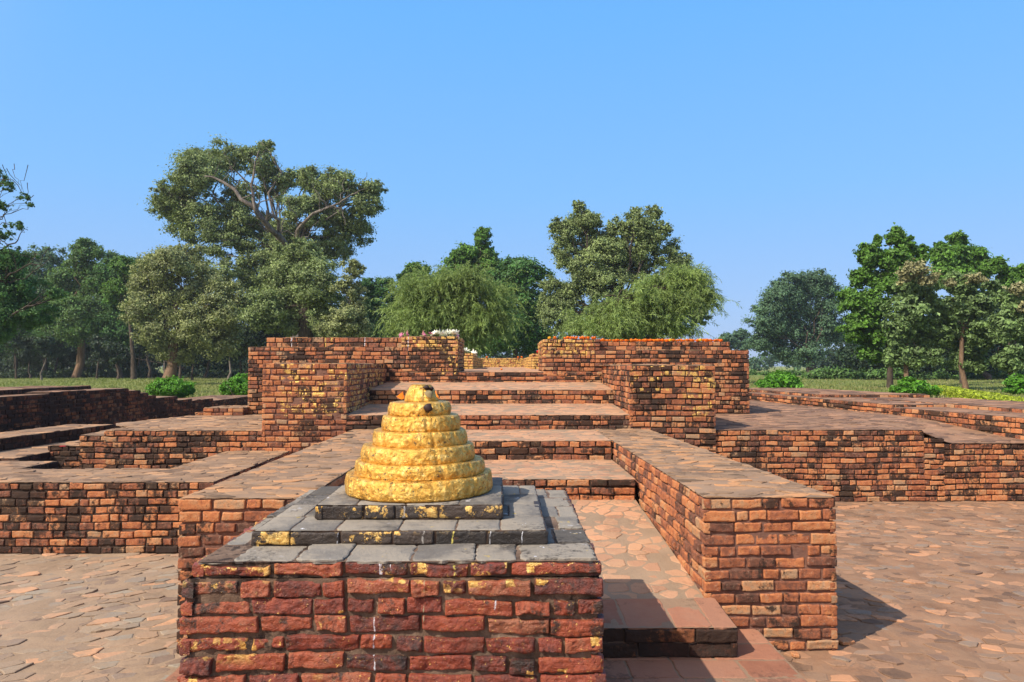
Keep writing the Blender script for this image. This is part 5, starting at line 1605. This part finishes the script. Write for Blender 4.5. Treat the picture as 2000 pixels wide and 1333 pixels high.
    tree('teak_tree', 'teak tree with tan flower tips cut by the right edge of the picture', 33, 1978,
         [(1985, 590, 34, 28), (1965, 640, 34, 34), (2010, 650, 40, 40), (1975, 700, 34, 28), (2030, 590, 36, 40)],
         14000, 0.28, L_TEAK, B_PALE, r0=0.12, seed=65, sub=18, subr=0.28, fill=0.12, hole=0.18, trunk_top=(1980, 640), second=(L_FLOWER, [(1990, 565, 24, 14), (1998, 600, 18, 12)], 800, 0.16))
    tree('teak_tree', 'bright leaved tree top at the right edge behind the flowering tips', 44, 1975,
         [(1945, 520, 22, 18), (1970, 540, 26, 20), (1998, 530, 18, 20), (1985, 560, 40, 26), (2040, 540, 40, 30)], 10000, 0.32, L_BRIGHT, B_DARK, r0=0.15, seed=66, sub=18, subr=0.28)
    tree('broadleaf_tree', 'dark tree in the shade behind the right group', 58, 1930,
         [(1860, 640, 60, 50), (1940, 620, 60, 60), (1990, 680, 50, 50), (1800, 690, 60, 40), (1900, 700, 60, 34), (1700, 700, 50, 24), (1660, 690, 30, 24)], 20000, 0.34, L_UNDER, B_DARK, seed=67, sub=16, subr=0.32)


build_trees()


def bush(name, label, D, px, py, rx, ry, leaf, n=9000, size=0.07, seed=0, cat='bush', blobs=None, gz=0.3, **kw):
    c = at(px, py, D)
    root = thing(name, label, cat, (c.x, D, gz))
    a = Acc()
    rng = np.random.default_rng(seed)
    for k in range(7):
        limb(a, (c.x + rng.uniform(-.1, .1), D, gz - 0.05), (c.x + rng.uniform(-.6, .6) * rx * D / FPX, D + rng.uniform(-.4, .4), c.z + rng.uniform(-.2, .4) * ry * D / FPX), 0.03, 0.01, rng, seg=4, n=5)
    a.build('stems', B_DARK, root)
    a = Acc()
    spec = blobs or [(px, py, rx * .8, ry * .85), (px - rx * .45, py + ry * .1, rx * .5, ry * .7), (px + rx * .45, py + ry * .1, rx * .5, ry * .7)]
    leaves(a, blobs_from(D, spec, seed=seed), n, size, seed=seed, sub=kw.get('sub', 34), subr=kw.get('subr', 0.24), fill=0.1, up=0.5)
    a.build('foliage', leaf, root, smooth=False)


bush('clipped_bush', 'rounded clipped bright green bush on the lawn between the dark wall and the gate block', 26, 335, 757, 49, 21, L_BUSH, 16000, 0.10, 1)
bush('clipped_bush', 'smaller clipped green bush touching the left gate block', 26, 465, 757, 38, 21, L_BUSH, 13000, 0.10, 2)
bush('leafy_shrub', 'loose green shrub just right of the right gate block', 30, 1522, 747, 42, 20, L_BUSH, 9000, 0.15, 3, cat='shrub', blobs=[(1500, 753, 24, 12), (1525, 742, 30, 16), (1545, 750, 24, 13)], sub=22, subr=0.3)
bush('leafy_shrub', 'vivid green leafy shrub in front of the teak trunks at the right', 27, 1785, 760, 44, 18, L_BUSH, 9000, 0.17, 4, cat='shrub', blobs=[(1785, 756, 32, 14), (1760, 763, 20, 10), (1812, 763, 22, 10)], sub=22, subr=0.3)
bush('leafy_shrub', 'green shrub cut by the right edge of the picture', 30, 1992, 752, 30, 26, L_BUSH, 7000, 0.14, 5, cat='shrub', sub=20, subr=0.3)
bush('leafy_shrub', 'small light shrub behind the bush that touches the left gate block', 34, 472, 737, 16, 9, L_BUSH, 3000, 0.12, 6, cat='shrub', sub=16, subr=0.3)


def build_hedge():
    root = thing('low_hedge', 'low yellow green clipped hedge running behind the wall at the right edge', 'hedge', (17.5, 26, 0.3))
    a = Acc(); rng = np.random.default_rng(3)
    p0 = np.array([20.6, 32.5]); p1 = np.array([13.2, 16.5])
    m = 46000
    t = rng.random(m); s = rng.uniform(-0.4, 0.4, m)
    d = (p1 - p0) / np.linalg.norm(p1 - p0); nn = np.array([-d[1], d[0]])
    z = np.where(rng.random(m) < 0.6, 0.60 + rng.normal(0, 0.02, m), rng.uniform(0.28, 0.6, m))
    edge = rng.random(m) < 0.4
    s = np.where((z < 0.56) & edge, np.sign(s) * 0.4, s)
    P = np.concatenate([p0 + (p1 - p0) * t[:, None] + nn * s[:, None], z[:, None]], 1)
    P[:, 2] += 0.03 * vn(P * 2.0, 3)
    nrm = rng.normal(0, 0.6, (m, 3)) + np.array([0, 0, 0.8]); nrm /= np.linalg.norm(nrm, axis=1)[:, None]
    u = rng.normal(0, 1, (m, 3)); u -= (u * nrm).sum(1)[:, None] * nrm; u /= np.linalg.norm(u, axis=1)[:, None]
    v = np.cross(nrm, u); sz = 0.045 * rng.uniform(0.6, 1.4, m)[:, None]
    V = np.stack([P - u * sz, P - v * sz * .6, P + u * sz, P + v * sz * .6], 1).reshape(-1, 3)
    tt = rng.random(m)
    a.add(V, np.arange(m * 4).reshape(m, 4), tint=np.repeat(np.stack([tt] * 3, 1), 4, 0))
    a.build('foliage', L_HEDGE, root, smooth=False)
    b = Acc()
    for k in range(60):
        q = p0 + (p1 - p0) * (k + .5) / 60
        tube(b, [(q[0], q[1], 0.25), (q[0] + .03, q[1], 0.4), (q[0], q[1], 0.55)], [0.02, 0.015, 0.01], 5)
    b.build('stems', B_DARK, root)


build_hedge()


def mass(name, label, cat, rows, n, size, leaf, seed, kind='stuff', sub=16, subr=0.32):
    a = Acc()
    for (D, spec) in rows:
        leaves(a, blobs_from(D, spec, seed=seed), n, size, seed=seed + int(D), sub=sub, subr=subr, fill=0.3)
    o = a.build(name, leaf, smooth=False)
    return tag(o, label, cat, kind=kind)


rr = random.Random(8)
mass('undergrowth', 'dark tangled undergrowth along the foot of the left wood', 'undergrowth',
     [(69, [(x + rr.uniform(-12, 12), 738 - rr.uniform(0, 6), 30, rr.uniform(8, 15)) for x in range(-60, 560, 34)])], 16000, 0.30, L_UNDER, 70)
mass('undergrowth', 'low green bushes and weeds along the foot of the right trees', 'undergrowth',
     [(62, [(x + rr.uniform(-12, 12), 737 - rr.uniform(0, 8), 32, rr.uniform(10, 18)) for x in range(1600, 2120, 34)]), (90, [(x, 733, 24, rr.uniform(5, 9)) for x in range(1440, 1660, 22)])], 16000, 0.30, L_MID, 75)
mass('far_wood', 'far off dark wood closing the background behind the left trees', 'wood',
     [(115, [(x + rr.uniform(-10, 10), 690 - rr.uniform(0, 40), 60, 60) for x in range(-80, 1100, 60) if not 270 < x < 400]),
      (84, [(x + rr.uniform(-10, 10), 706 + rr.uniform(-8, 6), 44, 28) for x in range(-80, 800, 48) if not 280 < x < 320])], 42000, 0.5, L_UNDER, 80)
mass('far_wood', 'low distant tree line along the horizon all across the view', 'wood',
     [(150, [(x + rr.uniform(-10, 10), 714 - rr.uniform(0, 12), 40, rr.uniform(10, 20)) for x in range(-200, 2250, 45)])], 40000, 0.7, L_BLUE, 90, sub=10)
mass('far_wood', 'far off dark wood closing the background behind the right trees', 'wood',
     [(110, [(x + rr.uniform(-10, 10), 690 - rr.uniform(0, 30), 60, 50) for x in range(1660, 2150, 60)]), (112, [(1640, 715, 20, 16)]), (66, [(x + rr.uniform(-10, 10), 704 + rr.uniform(-10, 8), 40, 30) for x in range(1670, 2120, 46)])], 26000, 0.6, L_UNDER, 85)

# tufts of grass over the far lawn so that its edge is not a clean line
def build_grass():
    a = Acc(); rng = np.random.default_rng(17)
    m = 40000
    Y = 19 + (75 - 19) * rng.random(m) ** 0.8
    side = rng.random(m) < 0.5
    X = np.where(side, -Y * rng.uniform(0.30, 0.80, m), Y * rng.uniform(0.33, 0.80, m))
    base = np.stack([X, Y, np.full(m, 0.29)], 1)
    base[:, 2] += 0.06 * vn(np.stack([X, Y, np.full(m, 0.3)], 1) * 0.12, 4)
    patch = vn(base * 0.25, 9)
    h = (0.05 + 0.07 * rng.random(m) + 0.05 * np.clip(patch, 0, 1))[:, None]
    w = 0.03
    ang = rng.uniform(0, 6.28, m)
    s = np.stack([np.cos(ang), np.sin(ang), np.zeros(m)], 1) * w
    l = rng.normal(0, 0.35, (m, 3)) * h; l[:, 2] = 0
    up = np.array([0, 0, 1.0])
    V = np.stack([base - s, base + s, base + s * .3 + up * h + l, base - s * .3 + up * h + l], 1).reshape(-1, 3)
    t = np.clip(rng.random(m) * 0.6 + 0.2 + 0.3 * patch, 0, 1)
    a.add(V, np.arange(m * 4).reshape(m, 4), tint=np.repeat(np.stack([t] * 3, 1), 4, 0))
    o = a.build('grass', leaf_material('grass_blades', [(0, (0.15, 0.20, 0.045)), (0.5, (0.22, 0.26, 0.07)), (1, (0.34, 0.30, 0.13))], 0.4), smooth=False)
    tag(o, 'short grass tufts across the lawn beyond the ruins', 'grass', kind='stuff')


build_grass()


# ------------------------------------------------------------------ light haze in the air
def build_haze():
    m = bpy.data.materials.new("haze_air"); m.use_nodes = True
    t = m.node_tree; t.nodes.clear()
    o = t.nodes.new("ShaderNodeOutputMaterial")
    v = t.nodes.new("ShaderNodeVolumePrincipled")
    v.inputs['Color'].default_value = (0.80, 0.88, 1.0, 1)
    v.inputs['Density'].default_value = 0.00042
    v.inputs['Anisotropy'].default_value = 0.2
    t.links.new(v.outputs[0], o.inputs['Volume'])
    a = Acc()
    x0, x1, y0, y1, z0, z1 = -660, 660, -460, 960, -1.1, 24
    V = [(x0, y0, z0), (x1, y0, z0), (x1, y1, z0), (x0, y1, z0), (x0, y0, z1), (x1, y0, z1), (x1, y1, z1), (x0, y1, z1)]
    a.add(V, [(3, 2, 1, 0), (4, 5, 6, 7), (0, 1, 5, 4), (1, 2, 6, 5), (2, 3, 7, 6), (3, 0, 4, 7)])
    o = a.build('haze', m, smooth=False)
    tag(o, 'thin bluish haze over the far trees', 'haze', kind='stuff')


build_haze()
